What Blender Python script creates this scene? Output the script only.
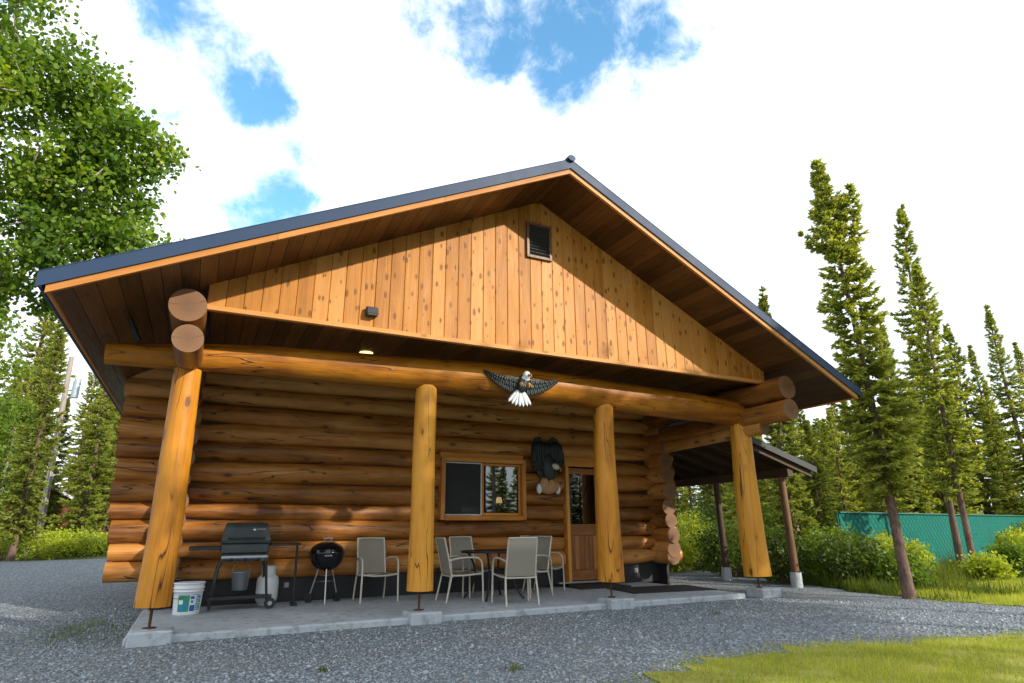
import bpy, bmesh, math, random
import numpy as np
from mathutils import Vector, Matrix

for o in list(bpy.data.objects): bpy.data.objects.remove(o)
scene = bpy.context.scene
COL = scene.collection

# ------------------------------------------------------------------ camera
cam_d = bpy.data.cameras.new('camera'); cam = bpy.data.objects.new('camera', cam_d); COL.objects.link(cam)
R = Vector((0.89478321, -0.44643725, -0.00753553)); U = Vector((-0.12594152, -0.26854117, 0.95499967)); Fw = Vector((0.42837103, 0.85356864, 0.29651112))
m = Matrix.Identity(4)
for i in range(3): m[i][0] = R[i]; m[i][1] = U[i]; m[i][2] = -Fw[i]
m[0][3], m[1][3], m[2][3] = 0.324565, -8.201708, 1.062950
cam.matrix_world = m
cam_d.sensor_width = 36; cam_d.lens = 604.28 * 36 / 1024; cam_d.clip_end = 1500; cam_d.clip_start = 0.05
scene.camera = cam

# ------------------------------------------------------------------ light
SUN = Vector((0.67, -1.0, 0.575)).normalized()       # towards the sun
SUN_EL = math.asin(SUN.z); SUN_AZ = math.atan2(SUN.x, SUN.y)
ld = bpy.data.lights.new('sun', 'SUN'); ld.energy = 3.5; ld.angle = math.radians(0.9); ld.color = (1.0, 0.91, 0.77)
lo = bpy.data.objects.new('sun', ld); COL.objects.link(lo); lo.rotation_euler = SUN.to_track_quat('Z', 'Y').to_euler(); lo.location = (20, -30, 20)
scene.view_settings.view_transform = 'Standard'; scene.view_settings.look = 'None'
scene.view_settings.exposure = 0.72; scene.view_settings.gamma = 1.0; scene.view_settings.use_curve_mapping = False

# ------------------------------------------------------------------ node helpers
class NT:
    def __init__(s, nt): s.nt = nt; nt.nodes.clear()
    def n(s, typ, **kw):
        nd = s.nt.nodes.new(typ)
        for k, v in kw.items():
            if k.startswith('i_'): nd.inputs[k[2:].replace('_', ' ')].default_value = v
            else: setattr(nd, k, v)
        return nd
    def l(s, a, b): s.nt.links.new(a, b)
    def math(s, op, a, b=None, clamp=False):
        nd = s.n('ShaderNodeMath', operation=op); nd.use_clamp = clamp
        for i, v in enumerate((a, b)):
            if v is None: continue
            if isinstance(v, (int, float)): nd.inputs[i].default_value = v
            else: s.l(v, nd.inputs[i])
        return nd.outputs[0]
    def mix(s, f, a, b, mode='MIX'):
        nd = s.n('ShaderNodeMix', data_type='RGBA', blend_type=mode)
        for sock, v in ((nd.inputs[0], f), (nd.inputs[6], a), (nd.inputs[7], b)):
            if isinstance(v, (int, float)): sock.default_value = v
            elif isinstance(v, tuple): sock.default_value = v if len(v) == 4 else v + (1,)
            else: s.l(v, sock)
        return nd.outputs[2]
    def ramp(s, f, pts, interp='LINEAR'):
        nd = s.n('ShaderNodeValToRGB'); cr = nd.color_ramp; cr.interpolation = interp
        while len(cr.elements) < len(pts): cr.elements.new(0.5)
        for e, (p, c) in zip(cr.elements, pts):
            e.position = p; e.color = c if len(c) == 4 else tuple(c) + (1,)
        s.l(f, nd.inputs[0]); return nd.outputs[0]
    def vscale(s, v, xyz):
        nd = s.n('ShaderNodeVectorMath', operation='MULTIPLY'); s.l(v, nd.inputs[0]); nd.inputs[1].default_value = xyz; return nd.outputs[0]
    def noise(s, v, scale, detail=3, rough=0.55, dist=0.0, out='Fac'):
        nd = s.n('ShaderNodeTexNoise'); s.l(v, nd.inputs['Vector']); nd.inputs['Scale'].default_value = scale
        nd.inputs['Detail'].default_value = detail; nd.inputs['Roughness'].default_value = rough; nd.inputs['Distortion'].default_value = dist
        return nd.outputs[out]
    def voro(s, v, scale, out='Distance', feature='F1', rnd=1.0):
        nd = s.n('ShaderNodeTexVoronoi', feature=feature); s.l(v, nd.inputs['Vector']); nd.inputs['Scale'].default_value = scale
        nd.inputs['Randomness'].default_value = rnd
        return nd.outputs[out]
    def attr(s, name, out='Vector'):
        return s.n('ShaderNodeAttribute', attribute_name=name).outputs[out]
    def mapr(s, v, a, b, c=0.0, d=1.0):
        nd = s.n('ShaderNodeMapRange', interpolation_type='SMOOTHSTEP')
        s.l(v, nd.inputs[0])
        for i, x in enumerate((a, b, c, d)): nd.inputs[i + 1].default_value = x
        return nd.outputs[0]

# ------------------------------------------------------------------ world
w = bpy.data.worlds.new('World'); scene.world = w; w.use_nodes = True
t = NT(w.node_tree)
sky = t.n('ShaderNodeTexSky', sky_type='NISHITA', sun_disc=False, sun_elevation=SUN_EL, sun_rotation=SUN_AZ, air_density=1.0, dust_density=0.2, ozone_density=1.2)
tc = t.n('ShaderNodeTexCoord'); D = tc.outputs['Generated']
wn = t.noise(D, 3.2, 6, 0.6, 0.0)
wn2 = t.noise(D, 9.0, 7, 0.62, 0.3)
# openings of blue in the cloud deck, as directions in the sky
OPEN = [((0.205, 0.663, 0.72), 4.5, 0.7), ((0.30, 0.64, 0.706), 6.0, 0.95), ((0.39, 0.595, 0.70), 6.6, 1.0), ((0.461, 0.546, 0.70), 7.0, 0.75), ((0.515, 0.492, 0.701), 6.0, 0.55),
        ((-0.004, 0.801, 0.599), 4.2, 0.9), ((-0.048, 0.771, 0.635), 3.6, 0.8), ((-0.11, 0.74, 0.66), 4.5, 0.85), ((0.05, 0.88, 0.472), 4.0, 0.85), ((0.013, 0.893, 0.45), 4.0, 0.85),
        ((0.071, 0.848, 0.526), 3.0, 0.5), ((-0.098, 0.832, 0.547), 4.0, 0.5), ((-0.32, 0.68, 0.66), 9.0, 0.7)]
tot = None
for d, wid, amt in OPEN:
    dv = Vector(d).normalized()
    nd = t.n('ShaderNodeVectorMath', operation='DOT_PRODUCT'); t.l(D, nd.inputs[0]); nd.inputs[1].default_value = dv
    g = t.mapr(nd.outputs['Value'], math.cos(math.radians(wid * 1.25)), math.cos(math.radians(wid * 0.1)), 0.0, amt)
    tot = g if tot is None else t.math('MAXIMUM', tot, g)
wn3 = t.noise(D, 26.0, 5, 0.65, 0.5)
cl = t.math('ADD', t.math('MULTIPLY', t.math('SUBTRACT', wn, 0.5), 1.1), t.math('ADD', t.math('MULTIPLY', t.math('SUBTRACT', wn2, 0.5), 1.7), t.math('MULTIPLY', t.math('SUBTRACT', wn3, 0.5), 0.7)))
cover = t.math('SUBTRACT', t.math('ADD', cl, 1.0), t.math('MULTIPLY', tot, 1.0))
cover = t.mapr(cover, 0.02, 0.66)
# thin grey undersides low on the right
nd = t.n('ShaderNodeVectorMath', operation='DOT_PRODUCT'); t.l(D, nd.inputs[0]); nd.inputs[1].default_value = Vector((0.86, 0.36, 0.36)).normalized()
low = t.mapr(nd.outputs['Value'], math.cos(math.radians(26)), 1.0)
shade = t.math('MULTIPLY', t.math('MULTIPLY', low, 0.8), t.mapr(wn2, 0.3, 0.8))
ccol = t.mix(shade, (0.91, 0.975, 1.07), (0.52, 0.60, 0.70))
bg_sky = t.n('ShaderNodeBackground'); t.l(t.mix(1.0, sky.outputs[0], (0.95, 1.5, 1.55), 'MULTIPLY'), bg_sky.inputs[0]); bg_sky.inputs[1].default_value = 0.15
bg_cl = t.n('ShaderNodeBackground'); t.l(ccol, bg_cl.inputs[0]); bg_cl.inputs[1].default_value = 0.95
mx = t.n('ShaderNodeMixShader'); t.l(cover, mx.inputs[0]); t.l(bg_sky.outputs[0], mx.inputs[1]); t.l(bg_cl.outputs[0], mx.inputs[2])
wo = t.n('ShaderNodeOutputWorld'); t.l(mx.outputs[0], wo.inputs[0])

# ------------------------------------------------------------------ materials
MATS = {}
def new_mat(name):
    mt = bpy.data.materials.new(name); mt.use_nodes = True; MATS[name] = mt
    t = NT(mt.node_tree); p = t.n('ShaderNodeBsdfPrincipled'); o = t.n('ShaderNodeOutputMaterial'); t.l(p.outputs[0], o.inputs[0])
    return mt, t, p
def setp(t, p, **kw):
    for k, v in kw.items():
        s = p.inputs[k.replace('_', ' ')]
        if hasattr(v, 'is_linked') or hasattr(v, 'links'): t.l(v, s)
        elif isinstance(v, tuple): s.default_value = v if len(v) == 4 else v + (1,)
        else: s.default_value = v
def bump(t, p, h, strength, dist=0.01):
    b = t.n('ShaderNodeBump'); b.inputs['Strength'].default_value = strength; b.inputs['Distance'].default_value = dist
    t.l(h, b.inputs['Height']); t.l(b.outputs[0], p.inputs['Normal'])

def wood(name, c_lo, c_mid, c_hi, knot=(0.05, 0.018, 0.005), knots=1.0, rough=0.42, checks=0.5, gscale=1.0, spec=0.4, flat=False):
    mt, t, p = new_mat(name)
    v = t.attr('lco'); rn = t.attr('rnd', 'Fac')
    g1 = t.noise(t.vscale(v, (0.7, 7 * gscale, 7 * gscale)), 1.0, 4, 0.6, 0.6)
    g2 = t.noise(t.vscale(v, (2.0, 60 * gscale, 60 * gscale)), 1.0, 3, 0.6, 0.2)
    blot = t.noise(t.vscale(v, (1.1, 2.2, 2.2)), 1.0, 3, 0.6)
    f = t.math('ADD', t.math('MULTIPLY', g1, 0.5), t.math('ADD', t.math('MULTIPLY', g2, 0.25), t.math('MULTIPLY', blot, 0.45)))
    f = t.math('ADD', f, t.math('MULTIPLY', t.math('SUBTRACT', rn, 0.5), 0.34))
    col = t.ramp(f, [(0.36, c_lo), (0.58, c_mid), (0.8, c_hi)])
    if flat:
        nd = t.n('ShaderNodeTexVoronoi', feature='F1', voronoi_dimensions='2D'); t.l(t.vscale(v, (3.6, 8.0, 1.0)), nd.inputs['Vector']); nd.inputs['Scale'].default_value = 1.0; vd = nd.outputs['Distance']; vcol = nd.outputs['Color']
    else:
        nd = t.n('ShaderNodeTexVoronoi', feature='F1'); t.l(t.vscale(v, (2.6, 5.6, 5.6)), nd.inputs['Vector']); nd.inputs['Scale'].default_value = 1.0; vd = nd.outputs['Distance']; vcol = nd.outputs['Color']
    sc_ = t.n('ShaderNodeSeparateColor'); t.l(vcol, sc_.inputs[0])
    vd = t.math('ADD', vd, t.math('MULTIPLY', t.math('SUBTRACT', sc_.outputs[0], 0.5 if flat else 0.35), 0.22))     # knots of many sizes, some missing
    vd = t.math('ADD', vd, t.math('MULTIPLY', t.math('SUBTRACT', t.noise(v, 30.0, 2), 0.5), 0.08))
    kn = t.mapr(vd, 0.04 if flat else 0.05, 0.11 if flat else 0.14, 1.0, 0.0)
    col = t.mix(t.math('MULTIPLY', kn, 0.85 * knots), col, knot)
    halo = t.mapr(vd, 0.06, 0.22 if flat else 0.36, 1.0, 0.0)
    col = t.mix(t.math('MULTIPLY', halo, 0.35 * knots), col, c_lo)
    ck = t.noise(t.vscale(v, (0.45, 5.5, 5.5)), 1.0, 2, 0.5, 0.3)
    ckm = t.mapr(t.math('ABSOLUTE', t.math('SUBTRACT', ck, 0.5)), 0.0, 0.011, 1.0, 0.0)
    lim = t.mapr(t.noise(t.vscale(v, (0.5, 2.5, 2.5)), 1.3, 1), 0.44, 0.54)
    ckm = t.math('MULTIPLY', ckm, t.math('MULTIPLY', lim, checks))
    col = t.mix(ckm, col, (0.03, 0.012, 0.004))
    setp(t, p, Base_Color=col, Roughness=t.mapr(g2, 0.3, 0.7, rough - 0.08, rough + 0.12), Specular_IOR_Level=spec)
    h = t.math('SUBTRACT', t.math('ADD', t.math('MULTIPLY', g2, 0.25), t.math('MULTIPLY', g1, 0.6)), t.math('ADD', ckm, t.math('MULTIPLY', kn, 0.1 if flat else -0.3)))
    bump(t, p, h, 0.55, 0.014)
    return mt
wood('log_stained', (0.12, 0.042, 0.008), (0.38, 0.15, 0.027), (0.60, 0.29, 0.08), checks=1.0, rough=0.43, spec=0.4)
wood('post_wood', (0.22, 0.068, 0.005), (0.50, 0.195, 0.012), (0.66, 0.30, 0.03), checks=0.9, rough=0.46, spec=0.3)
wood('gable_board', (0.31, 0.115, 0.014), (0.45, 0.185, 0.030), (0.53, 0.245, 0.06), knot=(0.075, 0.024, 0.006), checks=0.0, rough=0.5, gscale=1.6, spec=0.25, flat=True)
wood('trim_wood', (0.36, 0.14, 0.025), (0.48, 0.20, 0.045), (0.55, 0.26, 0.07), checks=0.0, knots=0.5, rough=0.5, spec=0.25, gscale=1.6)
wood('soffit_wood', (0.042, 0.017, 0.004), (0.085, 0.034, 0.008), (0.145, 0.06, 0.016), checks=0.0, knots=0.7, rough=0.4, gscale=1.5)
wood('casing_wood', (0.40, 0.14, 0.012), (0.52, 0.20, 0.02), (0.62, 0.27, 0.04), checks=0.0, knots=0.5, rough=0.4, gscale=1.5)
wood('door_wood', (0.16, 0.055, 0.013), (0.29, 0.11, 0.024), (0.42, 0.175, 0.04), checks=0.0, knots=0.4, rough=0.35, gscale=2.0)
wood('dark_wood', (0.03, 0.016, 0.009), (0.055, 0.028, 0.014), (0.085, 0.045, 0.022), checks=0.3, knots=0.4, rough=0.6)
wood('old_post', (0.06, 0.028, 0.011), (0.11, 0.05, 0.02), (0.17, 0.085, 0.035), checks=0.6, rough=0.6)
wood('pole_wood', (0.24, 0.20, 0.17), (0.36, 0.32, 0.29), (0.50, 0.46, 0.43), checks=0.8, knots=0.2, rough=0.8)

mt, t, p = new_mat('end_grain')
v = t.attr('lco'); sx = t.n('ShaderNodeSeparateXYZ'); t.l(v, sx.inputs[0])
cx = t.n('ShaderNodeCombineXYZ'); t.l(sx.outputs[1], cx.inputs[1]); t.l(sx.outputs[2], cx.inputs[2])
nz = t.noise(v, 9, 3)
ln = t.n('ShaderNodeVectorMath', operation='LENGTH'); t.l(cx.outputs[0], ln.inputs[0])
rr = t.math('ADD', ln.outputs['Value'], t.math('MULTIPLY', nz, 0.05))
ring = t.math('SINE', t.math('MULTIPLY', rr, 330.0))
base = t.mix(t.mapr(rr, 0.02, 0.2), (0.13, 0.06, 0.023), (0.19, 0.09, 0.034))
base = t.mix(t.math('MULTIPLY', t.mapr(ring, 0.0, 1.0), 0.16), base, (0.16, 0.065, 0.02))
at = t.n('ShaderNodeMath', operation='ARCTAN2'); t.l(sx.outputs[1], at.inputs[0]); t.l(sx.outputs[2], at.inputs[1])
an = t.math('ABSOLUTE', t.math('ADD', at.outputs[0], t.math('MULTIPLY', nz, 0.4)))
crk = t.math('MULTIPLY', t.mapr(t.math('ABSOLUTE', t.math('SUBTRACT', an, 1.4)), 0.0, 0.06, 1.0, 0.0), t.mapr(ln.outputs['Value'], 0.02, 0.05))
base = t.mix(t.math('MULTIPLY', crk, 0.8), base, (0.04, 0.018, 0.007))
base = t.mix(t.math('MULTIPLY', t.mapr(t.noise(v, 22, 3), 0.45, 0.7), 0.4), base, (0.17, 0.085, 0.04))
setp(t, p, Base_Color=base, Roughness=0.65); bump(t, p, ring, 0.15, 0.004)

def plain(name, col, rough=0.5, metal=0.0, var=0.12, vscale=6.0, bmp=0.0, bscale=80, spec=0.5, coat=0.0):
    mt, t, p = new_mat(name)
    tcn = t.n('ShaderNodeTexCoord').outputs['Object']
    n1 = t.noise(tcn, vscale, 4, 0.6)
    c = t.mix(n1, tuple(x * (1 - var) for x in col), tuple(min(1, x * (1 + var)) for x in col))
    setp(t, p, Base_Color=c, Roughness=t.mapr(n1, 0.2, 0.8, max(0.02, rough - 0.06), rough + 0.08), Metallic=metal, Specular_IOR_Level=spec, Coat_Weight=coat)
    if bmp: bump(t, p, t.noise(tcn, bscale, 3), bmp, 0.004)
    return mt
plain('roof_metal', (0.023, 0.045, 0.092), 0.5, 0.0, 0.12, 1.2, spec=0.2)
plain('lean_trim', (0.03, 0.036, 0.036), 0.6, 0, 0.15, 4)
plain('skirt_black', (0.012, 0.012, 0.013), 0.6, 0.0, 0.25, 4)
plain('black_metal', (0.016, 0.018, 0.019), 0.45, 0.2, 0.2, 9, 0.1, 200)
plain('grill_lid', (0.045, 0.055, 0.056), 0.5, 0.3, 0.15, 8, 0.1, 250)
plain('grill_trough', (0.25, 0.28, 0.29), 0.35, 0.6, 0.15, 8)
plain('enamel_black', (0.006, 0.006, 0.007), 0.12, 0.0, 0.1, 3)
plain('aluminium', (0.45, 0.47, 0.48), 0.38, 0.9, 0.1, 12)
plain('galvanised', (0.33, 0.35, 0.36), 0.42, 0.8, 0.15, 14)
plain('chair_frame', (0.52, 0.48, 0.39), 0.42, 0.1, 0.06, 20)
plain('tank_white', (0.62, 0.64, 0.63), 0.42, 0.0, 0.08, 7)
plain('pail_white', (0.72, 0.75, 0.75), 0.4, 0.0, 0.08, 6)
plain('label_green', (0.03, 0.30, 0.10), 0.4, 0, 0.1); plain('label_blue', (0.02, 0.10, 0.34), 0.4, 0, 0.1); plain('label_white', (0.8, 0.82, 0.82), 0.4, 0, 0.05); plain('label_teal', (0.02, 0.22, 0.32), 0.4, 0, .1)
plain('white_paint', (0.75, 0.75, 0.75), 0.5, 0, 0.06)
plain('rust', (0.10, 0.045, 0.02), 0.75, 0.3, 0.4, 30)
plain('vent_dark', (0.02, 0.022, 0.02), 0.55, 0.0, 0.2)
plain('vent_frame', (0.14, 0.06, 0.022), 0.5, 0.0, 0.15)
plain('lamp_black', (0.02, 0.022, 0.025), 0.4, 0, 0.1)
plain('eagle_dark', (0.020, 0.028, 0.028), 0.5, 0, 0.5, 25, 0.4, 90)
plain('eagle_white', (0.72, 0.76, 0.76), 0.5, 0, 0.1, 25, 0.2, 90)
plain('eagle_head', (0.62, 0.58, 0.48), 0.55, 0, 0.15, 25, 0.2, 90)
plain('eagle_beak', (0.42, 0.19, 0.05), 0.5, 0, 0.2, 25)
plain('eagle_rock', (0.46, 0.26, 0.11), 0.6, 0, 0.35, 22, 0.4, 60)
plain('mat_rubber', (0.020, 0.018, 0.017), 0.85, 0, 0.3, 20, 0.5, 220)
plain('interior', (0.02, 0.017, 0.014), 0.8)
plain('insulator', (0.34, 0.40, 0.45), 0.45, 0.2, 0.1)
plain('shed_red', (0.17, 0.045, 0.02), 0.7, 0, 0.2, 5)
plain('tarp', (0.62, 0.65, 0.66), 0.45, 0, 0.1, 6)
plain('teal_hose', (0.03, 0.33, 0.26), 0.4)
plain('grey_plastic', (0.34, 0.36, 0.38), 0.45)
plain('pane_frame', (0.58, 0.60, 0.60), 0.4, 0, 0.05)
plain('screen_mesh', (0.016, 0.016, 0.017), 0.75)

mt, t, p = new_mat('sling_fabric')
tcn = t.n('ShaderNodeTexCoord').outputs['Object']
wv = t.n('ShaderNodeTexWave', wave_type='BANDS', bands_direction='Z'); t.l(tcn, wv.inputs[0]); wv.inputs['Scale'].default_value = 42
wv2 = t.n('ShaderNodeTexWave', wave_type='BANDS', bands_direction='X'); t.l(tcn, wv2.inputs[0]); wv2.inputs['Scale'].default_value = 60
c = t.mix(t.math('MULTIPLY', wv.outputs['Fac'], 0.4), (0.27, 0.245, 0.19), (0.17, 0.155, 0.12))
c = t.mix(t.math('MULTIPLY', wv2.outputs['Fac'], 0.25), c, (0.34, 0.31, 0.25))
setp(t, p, Base_Color=c, Roughness=0.75)

def glass(name, tint, refl=1.0):
    mt = bpy.data.materials.new(name); mt.use_nodes = True; MATS[name] = mt; t = NT(mt.node_tree)
    tr = t.n('ShaderNodeBsdfTransparent'); tr.inputs[0].default_value = tint + (1,)
    gl = t.n('ShaderNodeBsdfGlossy'); gl.inputs['Roughness'].default_value = 0.015; gl.inputs[0].default_value = (refl, refl, refl, 1)
    fr = t.n('ShaderNodeFresnel'); fr.inputs[0].default_value = 1.9
    ms = t.n('ShaderNodeMixShader'); t.l(fr.outputs[0], ms.inputs[0]); t.l(tr.outputs[0], ms.inputs[1]); t.l(gl.outputs[0], ms.inputs[2])
    o = t.n('ShaderNodeOutputMaterial'); t.l(ms.outputs[0], o.inputs[0])
glass('window_glass', (0.75, 0.8, 0.78)); glass('table_glass', (0.08, 0.08, 0.08))
def emit(name, col, s):
    mt = bpy.data.materials.new(name); mt.use_nodes = True; MATS[name] = mt; t = NT(mt.node_tree)
    e = t.n('ShaderNodeEmission'); e.inputs[0].default_value = col + (1,); e.inputs[1].default_value = s
    o = t.n('ShaderNodeOutputMaterial'); t.l(e.outputs[0], o.inputs[0])
emit('reflection_glow', (1.0, 0.58, 0.25), 0.55); emit('downlight_glow', (1.0, 0.66, 0.26), 1.6)  # the first glow imitates a warm reflection in the window

mt, t, p = new_mat('concrete')
tcn = t.n('ShaderNodeTexCoord').outputs['Object']
n1 = t.noise(tcn, 1.3, 5, 0.62); n2 = t.noise(tcn, 60, 3); n3 = t.noise(tcn, 7, 4, 0.65)
c = t.mix(n1, (0.31, 0.36, 0.39), (0.49, 0.535, 0.56)); c = t.mix(t.math('MULTIPLY', n2, 0.3), c, (0.30, 0.32, 0.33))
c = t.mix(t.math('MULTIPLY', t.mapr(n3, 0.48, 0.70), 0.7), c, (0.17, 0.18, 0.18)); c = t.mix(t.math('MULTIPLY', t.mapr(t.noise(tcn, 2.6, 6, 0.7, 1.2), 0.55, 0.62), 0.35), c, (0.22, 0.21, 0.19))
setp(t, p, Base_Color=c, Roughness=0.8); bump(t, p, n2, 0.25, 0.004)

mt, t, p = new_mat('gravel')
tcn = t.n('ShaderNodeTexCoord').outputs['Object']
n0 = t.noise(tcn, 0.35, 4, 0.6)
vd = t.voro(tcn, 30.0); vc = t.voro(tcn, 30.0, out='Color')
sp = t.n('ShaderNodeSeparateColor'); t.l(vc, sp.inputs[0])
c = t.ramp(sp.outputs[0], [(0.0, (0.115, 0.14, 0.155)), (0.4, (0.225, 0.265, 0.29)), (0.8, (0.31, 0.345, 0.37)), (0.95, (0.37, 0.40, 0.42)), (1.0, (0.46, 0.48, 0.49))])
c = t.mix(t.mapr(vd, 0.3, 0.7), c, (0.10, 0.115, 0.13))
c = t.mix(t.math('MULTIPLY', t.mapr(n0, 0.5, 0.7), 0.35), c, (0.24, 0.21, 0.16))
sx = t.n('ShaderNodeSeparateXYZ'); t.l(tcn, sx.inputs[0])
tr_ = t.math('ADD', t.math('ADD', sx.outputs[1], t.math('MULTIPLY', sx.outputs[0], 0.06)), t.math('MULTIPLY', n0, 1.2))
rut = t.math('MAXIMUM', t.mapr(t.math('ABSOLUTE', t.math('ADD', tr_, 1.0)), 0.05, 0.3, 1.0, 0.0), t.mapr(t.math('ABSOLUTE', t.math('ADD', tr_, 2.5)), 0.05, 0.3, 1.0, 0.0))
c = t.mix(t.math('MULTIPLY', rut, t.math('MULTIPLY', t.noise(tcn, 1.7, 4, 0.7), 0.7)), c, (0.16, 0.165, 0.16))
setp(t, p, Base_Color=c, Roughness=0.85, Specular_IOR_Level=0.25)
bump(t, p, t.math('SUBTRACT', 0.7, vd), 1.0, 0.022)

mt, t, p = new_mat('pebble')
rn = t.attr('rnd', 'Fac')
c = t.ramp(rn, [(0.0, (0.115, 0.14, 0.155)), (0.4, (0.225, 0.265, 0.29)), (0.84, (0.32, 0.355, 0.38)), (0.97, (0.38, 0.41, 0.43)), (1.0, (0.47, 0.49, 0.5))])
setp(t, p, Base_Color=c, Roughness=0.8, Specular_IOR_Level=0.3)

mt, t, p = new_mat('forest_floor')
tcn = t.n('ShaderNodeTexCoord').outputs['Object']
n1 = t.noise(tcn, 0.5, 5, 0.65); n2 = t.noise(tcn, 9, 4, 0.7)
c = t.mix(n1, (0.045, 0.065, 0.014), (0.10, 0.13, 0.02)); c = t.mix(t.mapr(n2, 0.45, 0.75), c, (0.06, 0.048, 0.022))
setp(t, p, Base_Color=c, Roughness=0.95); bump(t, p, n2, 0.8, 0.05)
mt, t, p = new_mat('lawn_soil')
tcn = t.n('ShaderNodeTexCoord').outputs['Object']
n1 = t.noise(tcn, 1.2, 4, 0.65); n2 = t.noise(tcn, 40, 3, 0.7)
c = t.mix(n1, (0.24, 0.25, 0.03), (0.38, 0.35, 0.06)); c = t.mix(t.mapr(n2, 0.5, 0.75), c, (0.13, 0.10, 0.045))
setp(t, p, Base_Color=c, Roughness=0.95); bump(t, p, n2, 0.8, 0.03)

def foliage(name, c0, c1, c2, trans=0.35, tcol=None, spec=0.3, rough=0.5):
    mt = bpy.data.materials.new(name); mt.use_nodes = True; MATS[name] = mt; t = NT(mt.node_tree)
    rn = t.attr('rnd', 'Fac')
    oi = t.n('ShaderNodeObjectInfo').outputs['Random']
    f = t.math('ADD', t.math('MULTIPLY', rn, 0.85), t.math('MULTIPLY', oi, 0.15))
    c = t.ramp(f, [(0.0, c0), (0.55, c1), (1.0, c2)])
    p = t.n('ShaderNodeBsdfPrincipled'); setp(t, p, Base_Color=c, Roughness=rough, Specular_IOR_Level=spec)
    tl = t.n('ShaderNodeBsdfTranslucent'); t.l(t.mix(1.0, c, tcol or (1.5, 1.4, 0.5), 'MULTIPLY'), tl.inputs[0])
    ms = t.n('ShaderNodeMixShader'); ms.inputs[0].default_value = trans; t.l(p.outputs[0], ms.inputs[1]); t.l(tl.outputs[0], ms.inputs[2])
    o = t.n('ShaderNodeOutputMaterial'); t.l(ms.outputs[0], o.inputs[0])
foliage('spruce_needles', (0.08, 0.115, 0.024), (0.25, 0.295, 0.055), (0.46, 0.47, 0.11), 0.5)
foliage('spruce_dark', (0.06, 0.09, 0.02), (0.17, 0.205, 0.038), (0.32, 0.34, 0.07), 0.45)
foliage('aspen_leaf', (0.025, 0.065, 0.007), (0.125, 0.23, 0.018), (0.34, 0.43, 0.04), 0.45, spec=0.4)
foliage('birch_leaf', (0.06, 0.12, 0.01), (0.12, 0.20, 0.016), (0.22, 0.28, 0.03), 0.45)
foliage('bush_leaf', (0.035, 0.065, 0.010), (0.075, 0.125, 0.014), (0.15, 0.19, 0.022), 0.4)
foliage('bright_bush', (0.17, 0.24, 0.018), (0.33, 0.40, 0.028), (0.48, 0.52, 0.055), 0.4)
foliage('grass', (0.13, 0.19, 0.025), (0.36, 0.41, 0.055), (0.62, 0.58, 0.17), 0.4, spec=0.2, rough=0.7)
foliage('weed', (0.055, 0.085, 0.012), (0.12, 0.16, 0.018), (0.24, 0.24, 0.04), 0.35, spec=0.2, rough=0.7)
foliage('litter', (0.10, 0.055, 0.02), (0.20, 0.12, 0.05), (0.33, 0.24, 0.11), 0.1)
foliage('flower', (0.45, 0.2, 0.35), (0.55, 0.35, 0.5), (0.7, 0.55, 0.65), 0.3)

def bark(name, a, b):
    mt, t, p = new_mat(name); v = t.attr('lco')
    n1 = t.noise(t.vscale(v, (8, 26, 26)), 1.0, 4, 0.7, 0.4); n2 = t.noise(v, 3.0, 3)
    c = t.mix(t.mapr(n1, 0.3, 0.7), a, b); c = t.mix(t.math('MULTIPLY', t.mapr(n2, 0.5, 0.7), 0.4), c, tuple(x * 0.5 for x in a))
    setp(t, p, Base_Color=c, Roughness=0.9); bump(t, p, n1, 0.9, 0.02)
bark('spruce_bark', (0.075, 0.045, 0.032), (0.21, 0.135, 0.095)); bark('aspen_bark', (0.16, 0.14, 0.11), (0.42, 0.39, 0.33))

mt, t, p = new_mat('fence_weave')
v = t.attr('lco'); sx = t.n('ShaderNodeSeparateXYZ'); t.l(v, sx.inputs[0])
a1 = t.math('ADD', sx.outputs[0], sx.outputs[2]); a2 = t.math('SUBTRACT', sx.outputs[0], sx.outputs[2])
w1 = t.math('ABSOLUTE', t.math('SINE', t.math('MULTIPLY', a1, 13.0))); w2 = t.math('ABSOLUTE', t.math('SINE', t.math('MULTIPLY', a2, 13.0)))
wire = t.math('MAXIMUM', t.mapr(w1, 0.0, 0.5, 1.0, 0.0), t.math('MULTIPLY', t.mapr(w2, 0.0, 0.5, 1.0, 0.0), 0.7))
nn = t.noise(v, 2.5, 3)
c = t.mix(nn, (0.004, 0.115, 0.088), (0.008, 0.17, 0.13)); c = t.mix(t.math('MULTIPLY', wire, 0.85), c, (0.002, 0.045, 0.034)); c = t.mix(t.math('MULTIPLY', t.mapr(t.noise(v, 0.8, 4, 0.7), 0.5, 0.7), 0.4), c, (0.006, 0.075, 0.06))
setp(t, p, Base_Color=c, Roughness=0.7, Specular_IOR_Level=0.12); bump(t, p, wire, 0.6, 0.02)
plain('fence_green', (0.01, 0.11, 0.085), 0.5)

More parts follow.
